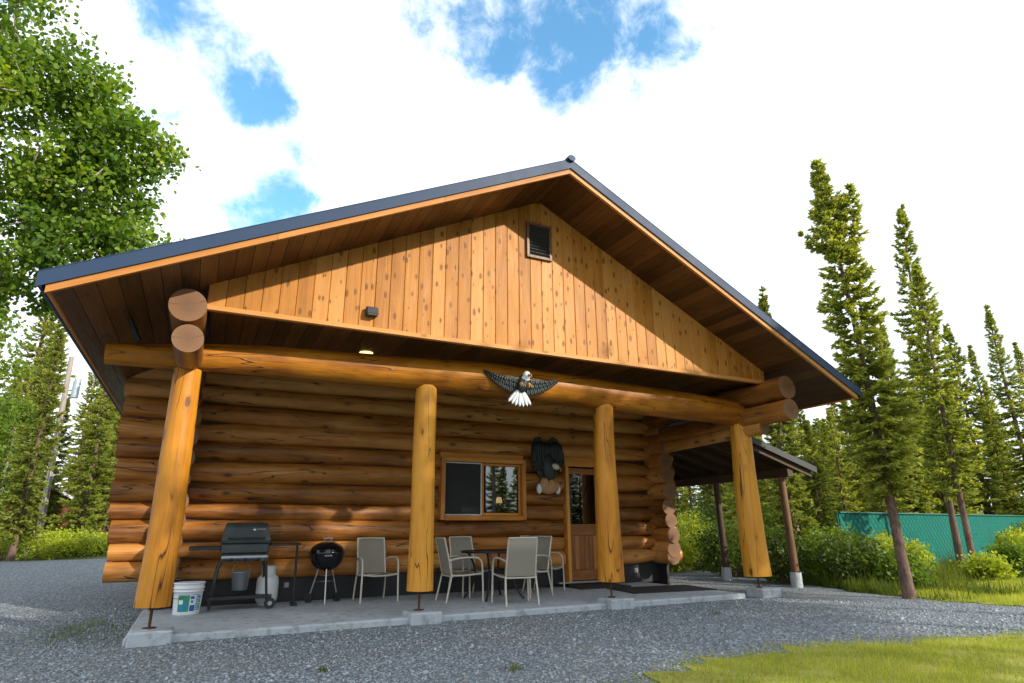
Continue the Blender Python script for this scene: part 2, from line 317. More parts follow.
# ------------------------------------------------------------------ mesh helpers
rng = np.random.default_rng(7); random.seed(7)
class MB:
    def __init__(s): s.v = []; s.f = []; s.l = []; s.r = []; s.mi = []; s.sm = []; s.n = 0
    def add(s, V, F, L=None, mat=0, smooth=False, rnd=None):
        V = np.asarray(V, float); s.v.append(V); s.l.append(V if L is None else np.asarray(L, float))
        r = random.random() if rnd is None else rnd
        s.r.append(np.full(len(V), r) if np.isscalar(r) else np.asarray(r))
        for f in F: s.f.append(tuple(i + s.n for i in f)); s.mi.append(mat); s.sm.append(smooth)
        s.n += len(V)
    def build(s, name, mats, parent=None, loc=None):
        me = bpy.data.meshes.new(name)
        V = np.concatenate(s.v); me.from_pydata(V.tolist(), [], s.f)
        mats = [mats] if isinstance(mats, str) else mats
        for mname in mats: me.materials.append(MATS[mname])
        me.polygons.foreach_set('material_index', s.mi); me.polygons.foreach_set('use_smooth', s.sm)
        a = me.attributes.new('lco', 'FLOAT_VECTOR', 'POINT'); a.data.foreach_set('vector', np.concatenate(s.l).astype(np.float32).ravel())
        a = me.attributes.new('rnd', 'FLOAT', 'POINT'); a.data.foreach_set('value', np.concatenate(s.r).astype(np.float32))
        me.update()
        return link(name, me, parent, loc)
def link(name, me, parent=None, loc=None):
    o = bpy.data.objects.new(name, me); COL.objects.link(o)
    if parent is not None: o.parent = parent
    if loc is not None: o.location = loc
    return o
def fast_mesh(name, V, F, rnd, mat, L=None):
    """V (N,3), F (M,k) arrays -> mesh data"""
    me = bpy.data.meshes.new(name); k = F.shape[1]
    me.vertices.add(len(V)); me.vertices.foreach_set('co', V.astype(np.float32).ravel())
    me.loops.add(F.size); me.loops.foreach_set('vertex_index', F.astype(np.int32).ravel())
    me.polygons.add(len(F)); me.polygons.foreach_set('loop_start', np.arange(0, F.size, k, dtype=np.int32))
    me.update(calc_edges=True); me.validate()
    a = me.attributes.new('rnd', 'FLOAT', 'POINT'); a.data.foreach_set('value', rnd.astype(np.float32))
    me.materials.append(MATS[mat]); return me
def thing(name, label, cat, loc=(0, 0, 0), rotz=0, group=None):
    o = bpy.data.objects.new(name, None); COL.objects.link(o); o.empty_display_size = 0.1
    o.location = loc; o.rotation_euler = (0, 0, rotz); return tag(o, label, cat, group)
def tag(o, label=None, cat=None, group=None, kind=None):
    if label: o['label'] = label
    if cat: o['category'] = cat
    if group: o['group'] = group
    if kind: o['kind'] = kind
    return o
def children(o): return [c for c in bpy.data.objects if c.parent == o]
def dup(root, loc, rotz, label=None, scale=None):
    r = root.copy(); COL.objects.link(r); r.location = loc; r.rotation_euler = (0, 0, rotz)
    if scale: r.scale = scale
    if label: r['label'] = label
    for c in list(children(root)):
        k = c.copy(); COL.objects.link(k); k.parent = r
        for g in list(children(c)):
            h = g.copy(); COL.objects.link(h); h.parent = k
    return r

def box(mb, c, s, rot=None, mat=0, bev=0.004, grain=0, rnd=None):
    """bevelled box; grain = axis along which the wood grain runs"""
    h = np.array(s) / 2.0; b = min(bev, min(h) * 0.45); V = []; idx = {}
    for sx in (-1, 1):
        for sy in (-1, 1):
            for sz in (-1, 1):
                for ax in range(3):
                    p = np.array([sx, sy, sz]) * h
                    for k in range(3):
                        if k != ax: p[k] -= b * (sx, sy, sz)[k]
                    idx[(sx, sy, sz, ax)] = len(V); V.append(p)
    F = []
    for ax in range(3):
        o1, o2 = (ax + 1) % 3, (ax + 2) % 3
        for sg in (-1, 1):
            q = []
            for a, bb in ((-1, -1), (1, -1), (1, 1), (-1, 1)):
                k = [0, 0, 0]; k[ax] = sg; k[o1] = a; k[o2] = bb; q.append(idx[(*k, ax)])
            F.append(q if sg > 0 else q[::-1])
        for a in (-1, 1):          # edges along axis ax
            for bb in (-1, 1):
                k0 = [0, 0, 0]; k1 = [0, 0, 0]
                k0[ax] = -1; k1[ax] = 1; k0[o1] = k1[o1] = a; k0[o2] = k1[o2] = bb
                q = [idx[(*k0, o1)], idx[(*k1, o1)], idx[(*k1, o2)], idx[(*k0, o2)]]
                F.append(q if a * bb < 0 else q[::-1])
    for sx in (-1, 1):
        for sy in (-1, 1):
            for sz in (-1, 1):
                q = [idx[(sx, sy, sz, i)] for i in range(3)]
                F.append(q if sx * sy * sz > 0 else q[::-1])
    V = np.array(V); L = np.roll(V, -grain, axis=1) + rng.uniform(-40, 40, 3)
    if rot is not None: V = V @ np.array(rot).T
    mb.add(V + np.array(c), F, L, mat, False, rnd)
def rotx(a): return np.array([[1, 0, 0], [0, math.cos(a), -math.sin(a)], [0, math.sin(a), math.cos(a)]])
def roty(a): return np.array([[math.cos(a), 0, math.sin(a)], [0, 1, 0], [-math.sin(a), 0, math.cos(a)]])
def rotz(a): return np.array([[math.cos(a), -math.sin(a), 0], [math.sin(a), math.cos(a), 0], [0, 0, 1]])

def tube(mb, P, r, n=10, mat=0, capmat=None, lumps=0.0, caps=True, rnd=None, flat=1.0):
    P = np.array(P, float); m_ = len(P); r = np.full(m_, r) if np.isscalar(r) else np.array(r)
    T = np.gradient(P, axis=0); T /= np.linalg.norm(T, axis=1)[:, None]
    ref = np.array([0, 0, 1.0]) if abs(T[0][2]) < 0.9 else np.array([0, 1.0, 0])
    V = []; L = []; off = random.uniform(-60, 60); s = 0.0; ph = rng.uniform(0, 6.28, 4)
    for i in range(m_):
        if i: s += np.linalg.norm(P[i] - P[i - 1])
        a = np.cross(T[i], ref); a /= np.linalg.norm(a); b = np.cross(a, T[i]); ref = b
        for k in range(n):
            th = 2 * math.pi * k / n; rr = r[i]
            if lumps:
                rr *= 1 + lumps * (math.sin(2 * th + ph[0] + s * 0.7) * 0.5 + math.sin(3 * th + ph[1] - s * 1.3) * 0.35 + math.sin(s * 2.1 + ph[2]) * 0.45 + math.sin(s * 5.3 + th + ph[3]) * 0.25)
            u_, v_ = rr * math.cos(th), rr * math.sin(th) * flat
            V.append(P[i] + a * u_ + b * v_); L.append((s + off, u_, v_))
    F = [(i * n + k, i * n + (k + 1) % n, (i + 1) * n + (k + 1) % n, (i + 1) * n + k) for i in range(m_ - 1) for k in range(n)]
    rv = random.random() if rnd is None else rnd
    mb.add(V, F, L, mat, True, rv)
    if caps:
        cm = mat if capmat is None else capmat
        for i, sg in ((0, 1), (m_ - 1, -1)):
            ring = np.array(V[i * n:(i + 1) * n]); lr = np.array(L[i * n:(i + 1) * n]); lr[:, 0] = off
            cv = np.vstack([ring, ring.mean(0) + 0.0 * T[i]]); cl_ = np.vstack([lr, [[off, 0, 0]]])
            F = [(k, n, (k + 1) % n) if sg > 0 else ((k + 1) % n, n, k) for k in range(n)]
            mb.add(cv, F, cl_, cm, False, rv)
def seg(p0, p1, n=2): return np.linspace(p0, p1, n)
def lathe(mb, prof, c=(0, 0, 0), n=28, mat=0, smooth=True, sx=1, sy=1):
    V = []; F = []
    for (r, z) in prof:
        for k in range(n):
            th = 2 * math.pi * k / n; V.append((c[0] + r * math.cos(th) * sx, c[1] + r * math.sin(th) * sy, c[2] + z))
    for i in range(len(prof) - 1):
        for k in range(n): F.append((i * n + k, i * n + (k + 1) % n, (i + 1) * n + (k + 1) % n, (i + 1) * n + k))
    mb.add(V, F, None, mat, smooth)
def prism(mb, poly, y0, y1, mat=0, bev=0.0):
    """polygon in xz extruded along y"""
    n = len(poly); V = [(x, y0, z) for x, z in poly] + [(x, y1, z) for x, z in poly]
    F = [tuple(range(n)), tuple(range(2 * n - 1, n - 1, -1))] + [(i, n + i, n + (i + 1) % n, (i + 1) % n) for i in range(n)]
    mb.add(V, F, None, mat)
def bezier(p0, p1, p2, n=8):
    p0, p1, p2 = map(np.array, (p0, p1, p2)); tt = np.linspace(0, 1, n)[:, None]
    return (1 - tt) ** 2 * p0 + 2 * tt * (1 - tt) * p1 + tt ** 2 * p2

# ------------------------------------------------------------------ terrain
GZ = -0.08
def H(x, y):
    x = np.asarray(x, float); y = np.asarray(y, float)
    k = np.clip((x - 2.0) / 7.0, 0, 1); k = k * k * (3 - 2 * k); wgt = 1.0 * (1 - k) + 0.33 * k
    q = y - 2.8; ramp = np.log1p(np.exp(np.clip(q * 1.2, -40, 40))) / 1.2
    ramp = 30 * (1 - np.exp(-ramp / 30))
    return GZ + 0.042 * wgt * ramp + 0.012 * np.sin(x * 0.7 + 1.0) * np.sin(y * 0.55)* np.clip((np.abs(y + 1) - 1) / 4, 0, 1)
def h1(x, y): return float(H(x, y))
def grid_sheet(name, xs, ys, dz, mat, mask=None):
    X, Y = np.meshgrid(xs, ys, indexing='ij'); Z = H(X, Y) + dz
    V = np.stack([X, Y, Z], -1).reshape(-1, 3); ny = len(ys)
    F = []
    for i in range(len(xs) - 1):
        for j in range(ny - 1):
            if mask is None or mask((xs[i] + xs[i + 1]) / 2, (ys[j] + ys[j + 1]) / 2): F.append((i * ny + j, (i + 1) * ny + j, (i + 1) * ny + j + 1, i * ny + j + 1))
    F = np.array(F); me = fast_mesh(name, V, F, np.zeros(len(V)), mat)
    me.polygons.foreach_set('use_smooth', [True] * len(me.polygons))
    return tag(link(name, me), kind='structure')
def axis(lo, hi, fine_lo, fine_hi, st):
    core = np.arange(fine_lo, fine_hi + st / 2, st)
    a = fine_lo - np.geomspace(st, fine_lo - lo, 16)[::-1]; b = fine_hi + np.geomspace(st, hi - fine_hi, 16)
    return np.concatenate([a, core, b])
grid_sheet('ground', axis(-400, 400, -14, 26, 0.5), axis(-400, 400, -10, 34, 0.5), -0.03, 'forest_floor')
# gravel yard: ribbon between two wandering edges, its own sheet
def gravel_right(y):
    base = np.interp(y, [-12, -4.3, -3.2, -1.6, 0, 2.5, 5, 9, 14], [13.5, 12.3, 11.5, 11.0, 11.35, 12.1, 12.7, 13.2, 13.6])
    return base + 0.10 * np.sin(y * 3.1) + 0.06 * np.sin(y * 7.7 + 1)
def gravel_left(y):
    return np.interp(y, [-12, 2, 9, 14, 26], [-13, -13, -12, -11, -9]) + 0.2 * np.sin(y * 1.3)
ys = np.concatenate([np.arange(-12, 14.4, 0.2)]); tcol = np.linspace(0, 1, 70)
def gravel_sheet(name, ys, fl, fr, nx, dz=0.0):
    tcol = np.linspace(0, 1, nx)
    L_, R_ = fl(ys), fr(ys); X = L_[:, None] + (R_ - L_)[:, None] * tcol[None]; Y = np.repeat(ys[:, None], nx, 1)
    V = np.stack([X, Y, H(X, Y) + dz], -1).reshape(-1, 3)
    i, j = np.meshgrid(np.arange(len(ys) - 1), np.arange(nx - 1), indexing='ij'); a = (i * nx + j).ravel()
    F = np.stack([a, a + 1, a + nx + 1, a + nx], 1)
    me = fast_mesh(name, V, F, np.zeros(len(V)), 'gravel'); me.polygons.foreach_set('use_smooth', [True] * len(me.polygons))
    return tag(link(name, me), kind='structure')
gravel_sheet('gravel_yard', ys, gravel_left, gravel_right, 110)
ys2 = np.arange(18.2, 22.5, 0.25)
gravel_sheet('gravel_road', ys2, lambda y: -30 + 0 * y, lambda y: -1.2 + 0 * y, 60, 0.004)

# pebbles lying on the yard where it is near enough to see single stones
def pebbles():
    ico = []
    bm = bmesh.new(); bmesh.ops.create_icosphere(bm, subdivisions=1, radius=1.0)
    bv = np.array([v.co[:] for v in bm.verts]); bf = np.array([[v.index for v in f.verts] for f in bm.faces]); bm.free()
    N = 60000
    d = 3.2 * (rng.random(N) ** 0.62) * 3.4 + 0.9; ang = rng.uniform(-0.85, 0.85, N) + math.atan2(0.853, 0.428)
    X = 0.32 + d * np.cos(ang); Y = -8.2 + d * np.sin(ang)
    ok = (Y < -0.20) | (X < -0.3) | (X > 8.9)
    ok &= (X < gravel_right(Y) - 0.05) & (X > -9) & (Y > -6.2)
    lawn = Y < np.interp(X, [2.7, 3.7, 4.7, 6.2, 8.4, 12], [-4.9, -3.75, -3.55, -3.7, -4.2, -4.7]) - 0.05
    ok &= ~(lawn & (X > 2.7)); X = X[ok]; Y = Y[ok]; N = len(X)
    sc = rng.lognormal(math.log(0.0085), 0.32, N)[:, None] * rng.uniform(0.7, 1.3, (N, 3)); sc[:, 2] *= 0.75
    th = rng.uniform(0, 6.28, N); jit = rng.uniform(0.8, 1.2, (N, 1, 1)) * (1 + rng.uniform(-0.22, 0.22, (N, len(bv), 1)))
    P = bv[None] * jit * sc[:, None, :]
    c, s = np.cos(th)[:, None], np.sin(th)[:, None]
    P = np.stack([P[..., 0] * c - P[..., 1] * s, P[..., 0] * s + P[..., 1] * c, P[..., 2]], -1)
    P += np.stack([X, Y, H(X, Y) + sc[:, 2] * 0.35], -1)[:, None]
    F = (bf[None] + (np.arange(N) * len(bv))[:, None, None]).reshape(-1, 3)
    me = fast_mesh('loose_stones', P.reshape(-1, 3), F, np.repeat(rng.random(N), len(bv)), 'pebble')
    tag(link('loose_stones', me), 'grey crushed stones loose on the yard in front of the cabin', 'gravel', kind='stuff')
pebbles()

# concrete patio
mb = MB(); box(mb, ((-0.22 + 8.75) / 2, (-0.13 + 2.6) / 2, -0.09), (8.97, 2.73, 0.18), bev=0.02)
tag(mb.build('patio', 'concrete'), kind='structure')

# lawn patches
def lawn_poly(name, pts, n_blades, hgt, wid, mat='grass', label=None, cat='grass'):
    pts = np.array(pts, float); lo_, hi_ = pts.min(0), pts.max(0)
    def inside(px, py):
        c = np.zeros(len(px), bool); j = len(pts) - 1
        for i in range(len(pts)):
            xi, yi = pts[i]; xj, yj = pts[j]
            c ^= ((yi > py) != (yj > py)) & (px < (xj - xi) * (py - yi) / (yj - yi + 1e-12) + xi); j = i
        return c
    step = 0.12; xs = np.arange(lo_[0], hi_[0], step); ys_ = np.arange(lo_[1], hi_[1], step)
    n = len(pts); mbl = bmesh.new()
    vs = [mbl.verts.new((x, y, h1(x, y) + 0.008)) for x, y in pts]; f = mbl.faces.new(vs); bmesh.ops.triangulate(mbl, faces=[f])
    me = bpy.data.meshes.new(name); mbl.to_mesh(me); mbl.free(); me.materials.append(MATS['lawn_soil']); tag(link(name, me), kind='structure')
    ctr = pts.mean(0)
    X = rng.uniform(lo_[0] - .15, hi_[0] + .15, n_blades * 4); Y = rng.uniform(lo_[1] - .15, hi_[1] + .15, n_blades * 4)
    jx, jy = rng.normal(0, 0.13, len(X)), rng.normal(0, 0.13, len(X))
    ok = inside(X + jx, Y + jy); X = X[ok][:n_blades]; Y = Y[ok][:n_blades]
    return X, Y
def blades(name, X, Y, hgt, wid, mat, label, hv=0.4, lean=0.5):
    N = len(X); patch = 0.5 + 0.5 * np.sin(X * 2.3 + np.sin(Y * 1.7) * 2) * np.sin(Y * 2.9 + X)
    bare = np.sin(X * 5.1 + 2 * np.sin(Y * 3.3)) * np.sin(Y * 6.7 + X * 1.9); kp = (bare < .55) | (rng.random(N) < .3); X, Y, patch = X[kp], Y[kp], patch[kp]; N = len(X)
    h_ = hgt * rng.lognormal(0, hv, N) * (0.7 + 0.6 * patch); th = rng.uniform(0, 6.28, N); a = rng.normal(0, lean, N)
    bx, by = np.cos(th) * wid / 2, np.sin(th) * wid / 2; lx, ly = -np.sin(th) * a * h_, np.cos(th) * a * h_
    Z = H(X, Y) + 0.0
    V = np.empty((N, 5, 3)); V[:, 0] = np.stack([X - bx, Y - by, Z], -1); V[:, 1] = np.stack([X + bx, Y + by, Z], -1)
    V[:, 2] = np.stack([X + bx * .8 + lx * .35, Y + by * .8 + ly * .35, Z + h_ * .55], -1); V[:, 3] = np.stack([X - bx * .8 + lx * .35, Y - by * .8 + ly * .35, Z + h_ * .55], -1)
    V[:, 4] = np.stack([X + lx, Y + ly, Z + h_ * (1 - 0.25 * np.abs(a))], -1)
    k = (np.arange(N) * 5)[:, None]; F = np.concatenate([k + [0, 1, 2], k + [0, 2, 3], k + [3, 2, 4]])
    rv = np.clip(0.35 * rng.random(N) + 0.45 * patch + rng.normal(0, .12, N), 0, 1)
    me = fast_mesh(name, V.reshape(-1, 3), F, np.repeat(rv, 5), mat)
    return tag(link(name, me), label, 'grass', kind='stuff')
def ragged(pts, amp=.09, step=.12):
    out = []; n = len(pts)
    for i in range(n):
        a, b = np.array(pts[i]), np.array(pts[(i + 1) % n]); k = max(1, int(np.linalg.norm(b - a) / step)); nr = np.array([b[1] - a[1], a[0] - b[0]]) / np.linalg.norm(b - a)
        for q in range(k): out.append(tuple(a + (b - a) * q / k + nr * rng.normal(0, amp)))
    return out
LAWN1 = [(2.55, -4.95), (3.1, -4.35), (3.75, -3.78), (4.6, -3.55), (6.2, -3.72), (7.4, -3.98), (8.5, -4.25), (10.2, -4.5), (12.6, -4.55), (13.2, -6.6), (10, -8.2), (5.5, -7.6), (3.2, -6.2)]
X, Y = lawn_poly('lawn', ragged(LAWN1), 150000, 0, 0)
blades('lawn_grass', X, Y, 0.034, 0.0042, 'grass', 'short yellow green grass of the sunlit lawn in the foreground')
LAWN2 = [(11.7, -3.6), (11.15, -2.4), (11.05, -1.75), (11.6, -1.0), (13.2, -0.6), (16.5, -0.5), (19, -1.4), (17, -3.6), (13.5, -5.0)]
X, Y = lawn_poly('lawn', ragged(LAWN2), 60000, 0, 0)
blades('lawn_grass', X, Y, 0.045, 0.007, 'grass', 'mown green grass beyond the gravel beside the leaning spruce trunk')

# ------------------------------------------------------------------ the log cabin
W0 = 2.50            # front of the wall logs
cabin = thing('log_cabin', 'large honey stained log cabin with a gabled porch and blue metal roof', 'cabin')
BND = [0.36, 0.65, 0.91, 1.22, 1.49, 1.80, 2.14, 2.44, 2.74, 3.06, 3.36, 3.66]
WINX = (4.21, 5.95); DOORX = (6.84, 7.76)
def log_path(p0, p1, r0, r1, step=0.22, bow=0.0, wob=0.012):
    L_ = np.linalg.norm(np.array(p1) - np.array(p0)); n = max(3, int(L_ / step)); tt = np.linspace(0, 1, n)
    P = np.array(p0)[None] * (1 - tt[:, None]) + np.array(p1)[None] * tt[:, None]
    ph = rng.uniform(0, 6.28, 3); P[:, 2] += wob * np.sin(tt * L_ * 1.3 + ph[0]) + bow * 4 * tt * (1 - tt)
    return P, r0 + (r1 - r0) * tt
mb = MB()
for i in range(11):
    z0, z1 = BND[i], BND[i + 1]; zc = (z0 + z1) / 2; r = (z1 - z0) / 2 * 1.05
    xl = -0.76 - 0.19 * (zc - 0.4) / 2.9 + rng.uniform(-.03, .03); xr = 9.72 + rng.uniform(-.05, .05)
    ph = rng.uniform(0, 6.28, 6); tilt = rng.choice([-1, 1]) * 0.10; off = random.uniform(-60, 60); rv = random.random()
    cuts = []
    if z0 >= 1.2 and z1 <= 2.45: cuts.append(WINX)
    if z0 < 2.4: cuts.append(DOORX)
    xs0 = [xl]; segs = []
    cur = xl
    for a, b in cuts: segs.append((cur, a)); cur = b
    segs.append((cur, xr))
    for a, b in segs:
        n = max(3, int((b - a) / 0.14)); xx = np.linspace(a, b, n); NS = 18
        V = []; L = []
        for x in xx:
            rr = r * (1 + tilt * (x - 4.5) / 9.5) * (1 + 0.025 * math.sin(x * 2.0 + ph[0]) + 0.02 * math.sin(x * 4.7 + ph[1]))
            for xc in (0.0, 9.22):                       # logs are hewn narrower at the saddle notches
                q = abs(x - xc) - 0.16
                if q < 0.5 and (x > xc if xc == 0.0 else x < xc): rr *= 0.80 + 0.20 * max(0, q) / 0.5
            zz = zc + 0.012 * math.sin(x * 1.1 + ph[2])
            for k in range(NS):
                th = 2 * math.pi * k / NS; r2 = rr * (1 + 0.03 * math.sin(2 * th + ph[3] + x * .5) + 0.022 * math.sin(3 * th + ph[4] - x))
                V.append((x, W0 + 0.16 - r2 * math.cos(th), zz + r2 * math.sin(th))); L.append((x + off, r2 * math.cos(th), r2 * math.sin(th)))
        F = [(p_ * NS + k, p_ * NS + (k + 1) % NS, (p_ + 1) * NS + (k + 1) % NS, (p_ + 1) * NS + k) for p_ in range(n - 1) for k in range(NS)]
        F = [f[::-1] for f in F]
        mb.add(V, F, L, 0, True, rv)
        for e, sg in ((0, 1), (n - 1, -1)):
            ring = np.array(V[e * NS:(e + 1) * NS]); lr = np.array(L[e * NS:(e + 1) * NS]); lr[:, 0] = off
            cv = np.vstack([ring, ring.mean(0)]); cl2 = np.vstack([lr, [[off, 0, 0]]])
            mb.add(cv, [((k + 1) % NS, NS, k) if sg < 0 else (k, NS, (k + 1) % NS) for k in range(NS)], cl2, 1, False, rv)
mb.build('log_wall', ['log_stained', 'end_grain'], cabin)['label'] = 'front log wall under the porch'
for side, xc in ((-1, 0.0), (1, 9.22)):
    mb = MB()
    for i in range(12):
        zc = BND[i] if i else 0.40; r = 0.165 + rng.uniform(-.012, .016) + (0.03 if i == 0 else 0)
        if i == 0: zc = 0.50; r = 0.17
        elif i == 11: zc = 3.50
        y0 = 2.14 + rng.uniform(-.05, .05)
        P, rad = log_path((xc + rng.uniform(-.02, .02), y0, zc), (xc, 7.6, zc), r, r * 0.95, 0.5)
        tube(mb, P, rad, 20, 0, 1, 0.03)
    mb.build('log_wall', ['log_stained', 'end_grain'], cabin)['label'] = 'left side log wall' if side < 0 else 'right side log wall with stacked log ends'
mb = MB(); box(mb, (4.61, 7.3, 2.0), (9.0, 0.25, 3.3), grain=0); mb.build('rear_wall', 'log_stained', cabin)
# gable of the rear and the attic floor keep the inside dark
mb = MB(); prism(mb, [(0, 3.6), (9.22, 3.6), (4.61, 5.9)], 7.2, 7.4); mb.build('rear_gable', 'gable_board', cabin)
mb = MB()
for xa, xb, za, zb in ((-0.70, WINX[0], .42, 3.6), (WINX[0], WINX[1], .42, 1.22), (WINX[0], WINX[1], 2.45, 3.6), (WINX[1], DOORX[0], .42, 3.6), (DOORX[0], DOORX[1], 2.47, 3.6), (DOORX[1], 9.6, .42, 3.6)):
    box(mb, ((xa + xb) / 2, W0 + .20, (za + zb) / 2), (xb - xa, .08, zb - za), bev=.001)
for xc in (0.0, 9.22): box(mb, (xc, 4.9, 2.0), (.08, 4.6, 3.1), bev=.001, grain=1)
mb.build('log_backing', 'dark_wood', cabin)
# skirt
mb = MB(); box(mb, (4.61, W0 + 0.20, 0.18), (9.3, 0.06, 0.39)); box(mb, (-0.03, 4.9, 0.15), (0.06, 5.0, 0.75)); box(mb, (9.25, 4.9, 0.15), (0.06, 5.0, 0.75))
sk = mb.build('foundation_skirt', 'skirt_black', cabin)
for x, z, s_ in ((1.72, 0.24, 0.075), (8.62, 0.22, 0.085)):
    mb = MB(); box(mb, (x, W0 + 0.155, z), (s_, 0.03, s_ * 1.05), bev=0.008); box(mb, (x, W0 + 0.135, z), (s_ * .55, 0.012, s_ * .7), bev=0.004); mb.build('outlet_box', 'grey_plastic', sk)

# posts
POSTS = [(0.0, 0.28, 2.96, 0.180, 0.150, 0.0, 0.18), (3.05, 0.30, 3.04, 0.172, 0.152, 0.0, 0.20), (6.10, 0.29, 3.02, 0.2, 0.168, 0.02, 0.20), (9.21, 0.25, 2.90, 0.235, 0.185, -0.02, 0.2)]
for i, (x, z0, z1, r0, r1, dx, zb) in enumerate(POSTS):
    mb = MB(); n = 22; tt = np.linspace(0, 1, n)
    tt = np.linspace(0, 1, 34); P = np.stack([x + dx * tt + 0.01 * np.sin(tt * 5 + i), 0 * tt + 0.008 * np.sin(tt * 4 + i * 2), z0 + (z1 - z0) * tt], -1)
    rad = r0 + (r1 - r0) * tt ** 0.8
    tube(mb, P, rad, 26, 0, 1, 0.04)
    po = mb.build('porch_post', ['post_wood', 'end_grain'], cabin)
    mb = MB(); tube(mb, seg((x, 0, 0.04), (x, 0, z0 + .02)), 0.016, 8); tube(mb, seg((x, 0, z0 - .035), (x, 0, z0 - .005)), 0.035, 6); tube(mb, seg((x, 0, 0.062), (x, 0, 0.075)), 0.07, 4)
    mb.build('post_bolt', 'rust', po)
    mb = MB(); box(mb, (x + 0.03, -0.06, -0.03), (0.42, 0.40, 0.18), rotz(rng.uniform(-.05, .05)), bev=0.018); mb.build('concrete_block', 'concrete', po)
# beam across the post tops
mb = MB()
bx = [(-0.88, 3.06, 0.125), (-0.45, 3.085, 0.145), (0.2, 3.14, 0.175), (0.9, 3.18, 0.195), (1.7, 3.20, 0.212), (2.9, 3.225, 0.235), (4.2, 3.245, 0.265), (5.2, 3.225, 0.262), (6.1, 3.205, 0.252), (7.2, 3.17, 0.25), (8.2, 3.15, 0.245), (9.05, 3.12, 0.235), (9.3, 3.11, 0.225)]
bxx = np.linspace(-0.88, 9.3, 60); P = np.stack([bxx, 0 * bxx - 0.0 + .012 * np.sin(bxx * 1.1), np.interp(bxx, [b[0] for b in bx], [b[1] for b in bx])], -1)
tube(mb, P, np.interp(bxx, [b[0] for b in bx], [b[2] for b in bx]), 24, 0, 1, 0.018)
# long drying check along the beam
mb.build('porch_beam', ['post_wood', 'end_grain'], cabin)
# plate logs over the side walls, running out to the porch front
for (xc, ye, z, r, lab) in ((-0.07, -1.02, 3.45, 0.19, 'upper'), (-0.02, -1.0, 3.07, 0.158, 'lower'), (9.22, -1.14, 3.40, 0.205, 'upper'), (9.22, -1.16, 2.985, 0.185, 'lower'), (9.22, -0.55, 2.76, 0.12, 'corbel')):
    mb = MB(); P, rad = log_path((xc, ye, z), (xc + .02, 2.7 if lab == 'corbel' else 7.7, z - 0.02), r, r * 0.97, 0.25)
    tube(mb, P, rad, 24, 0, 1, 0.02); mb.build('plate_log', ['log_stained', 'end_grain'], cabin)

# roof
XL, XR, XP = -1.206, 10.351, 4.60; ZE, ZP = 3.18, 6.07; YF, YB = -1.611, 8.3
def under(x): return ZE + (ZP - ZE) * ((x - XL) / (XP - XL) if x < XP else (XR - x) / (XR - XP))
GY = -0.688; GZ0 = 3.58
# gable boards
mb = MB(); bw = 0.196; x = 0.10; NB = 0
while x < 9.2:
    xa, xb = x, min(x + bw, 9.22); ch = 0.009
    za, zb = under(xa) + .03, under(xb) + .03
    offx = rng.uniform(-50, 50); rv = random.random()
    prof = [(xa, 0.0), (xa + ch, -0.011), (xb - ch, -0.011), (xb, 0.0)]
    xsp = [p_[0] for p_ in prof]; V = []; L = []
    crosses = xa < XP < xb
    nz = 1
    for (px_, dy) in prof:
        for zt in (GZ0, under(px_) + 0.03 if not crosses else ZP - 0.02):
            V.append((px_, GY + dy, zt)); L.append((zt + offx, (px_ - xa) + rv * 9, rv * 5))
    F = [(0, 1, 3, 2), (2, 3, 5, 4), (4, 5, 7, 6)]; F = [f[::-1] for f in F]
    mb.add(V, F, L, 0, False, rv); x += bw
prism(mb, [(0.1, GZ0), (9.22, GZ0), (9.22, under(9.22)), (XP, ZP), (0.1, under(0.1))], GY + 0.014, GY + 0.06)
gab = mb.build('gable_wall', 'gable_board', cabin)
mb = MB(); box(mb, (4.655, GY - 0.012, GZ0 - 0.022), (9.1, 0.075, 0.06), grain=0); mb.build('gable_trim', 'trim_wood', cabin)
# louvre vent
vt = MB(); cx_, cz_ = 4.565, 5.365; vw, vh = 0.40, 0.56
for (c, s_) in (((cx_ - vw / 2, GY - 0.03, cz_), (0.045, 0.05, vh + .045)), ((cx_ + vw / 2, GY - 0.03, cz_), (0.045, 0.05, vh + .045)), ((cx_, GY - 0.03, cz_ - vh / 2), (vw - .046, 0.048, 0.045)), ((cx_, GY - 0.03, cz_ + vh / 2), (vw - .046, 0.048, 0.045))): box(vt, c, s_)
vent = vt.build('gable_vent', 'vent_frame', cabin)
mb = MB(); box(mb, (cx_, GY - 0.016, cz_), (vw - .05, 0.006, vh - .05))
for k in range(9): box(mb, (cx_, GY - 0.034, cz_ - vh / 2 + 0.06 + k * 0.055), (vw - .05, 0.05, 0.006), rotx(-0.7), bev=0.001)
mb.build('louvre', 'vent_dark', vent)
mb = MB(); box(mb, (2.02, GY - 0.055, 3.79), (0.16, 0.09, 0.12), rotx(-0.25), bev=0.015); box(mb, (2.02, GY - 0.02, 3.78), (0.10, 0.03, 0.09)); box(mb, (2.02, GY - 0.10, 3.765), (0.13, 0.006, 0.075), rotx(-0.25))
mb.build('porch_floodlight', 'lamp_black', cabin)
# porch ceiling
mb = MB(); y = GY + 0.01
yy = np.arange(0.15, 9.1, 0.19)
for xa in yy:
    box(mb, (xa + 0.094, (GY + 0.06 + 2.75) / 2, 3.60), (0.186, 2.75 - GY - 0.05, 0.02), grain=1, bev=0.006)
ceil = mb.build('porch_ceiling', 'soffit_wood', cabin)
mb = MB(); lathe(mb, [(0.0, 0.0), (0.085, 0.0), (0.095, 0.004), (0.10, 0.012)], (2.26, 0.5, 3.576), 24); mb.build('recessed_light', 'downlight_glow', ceil)
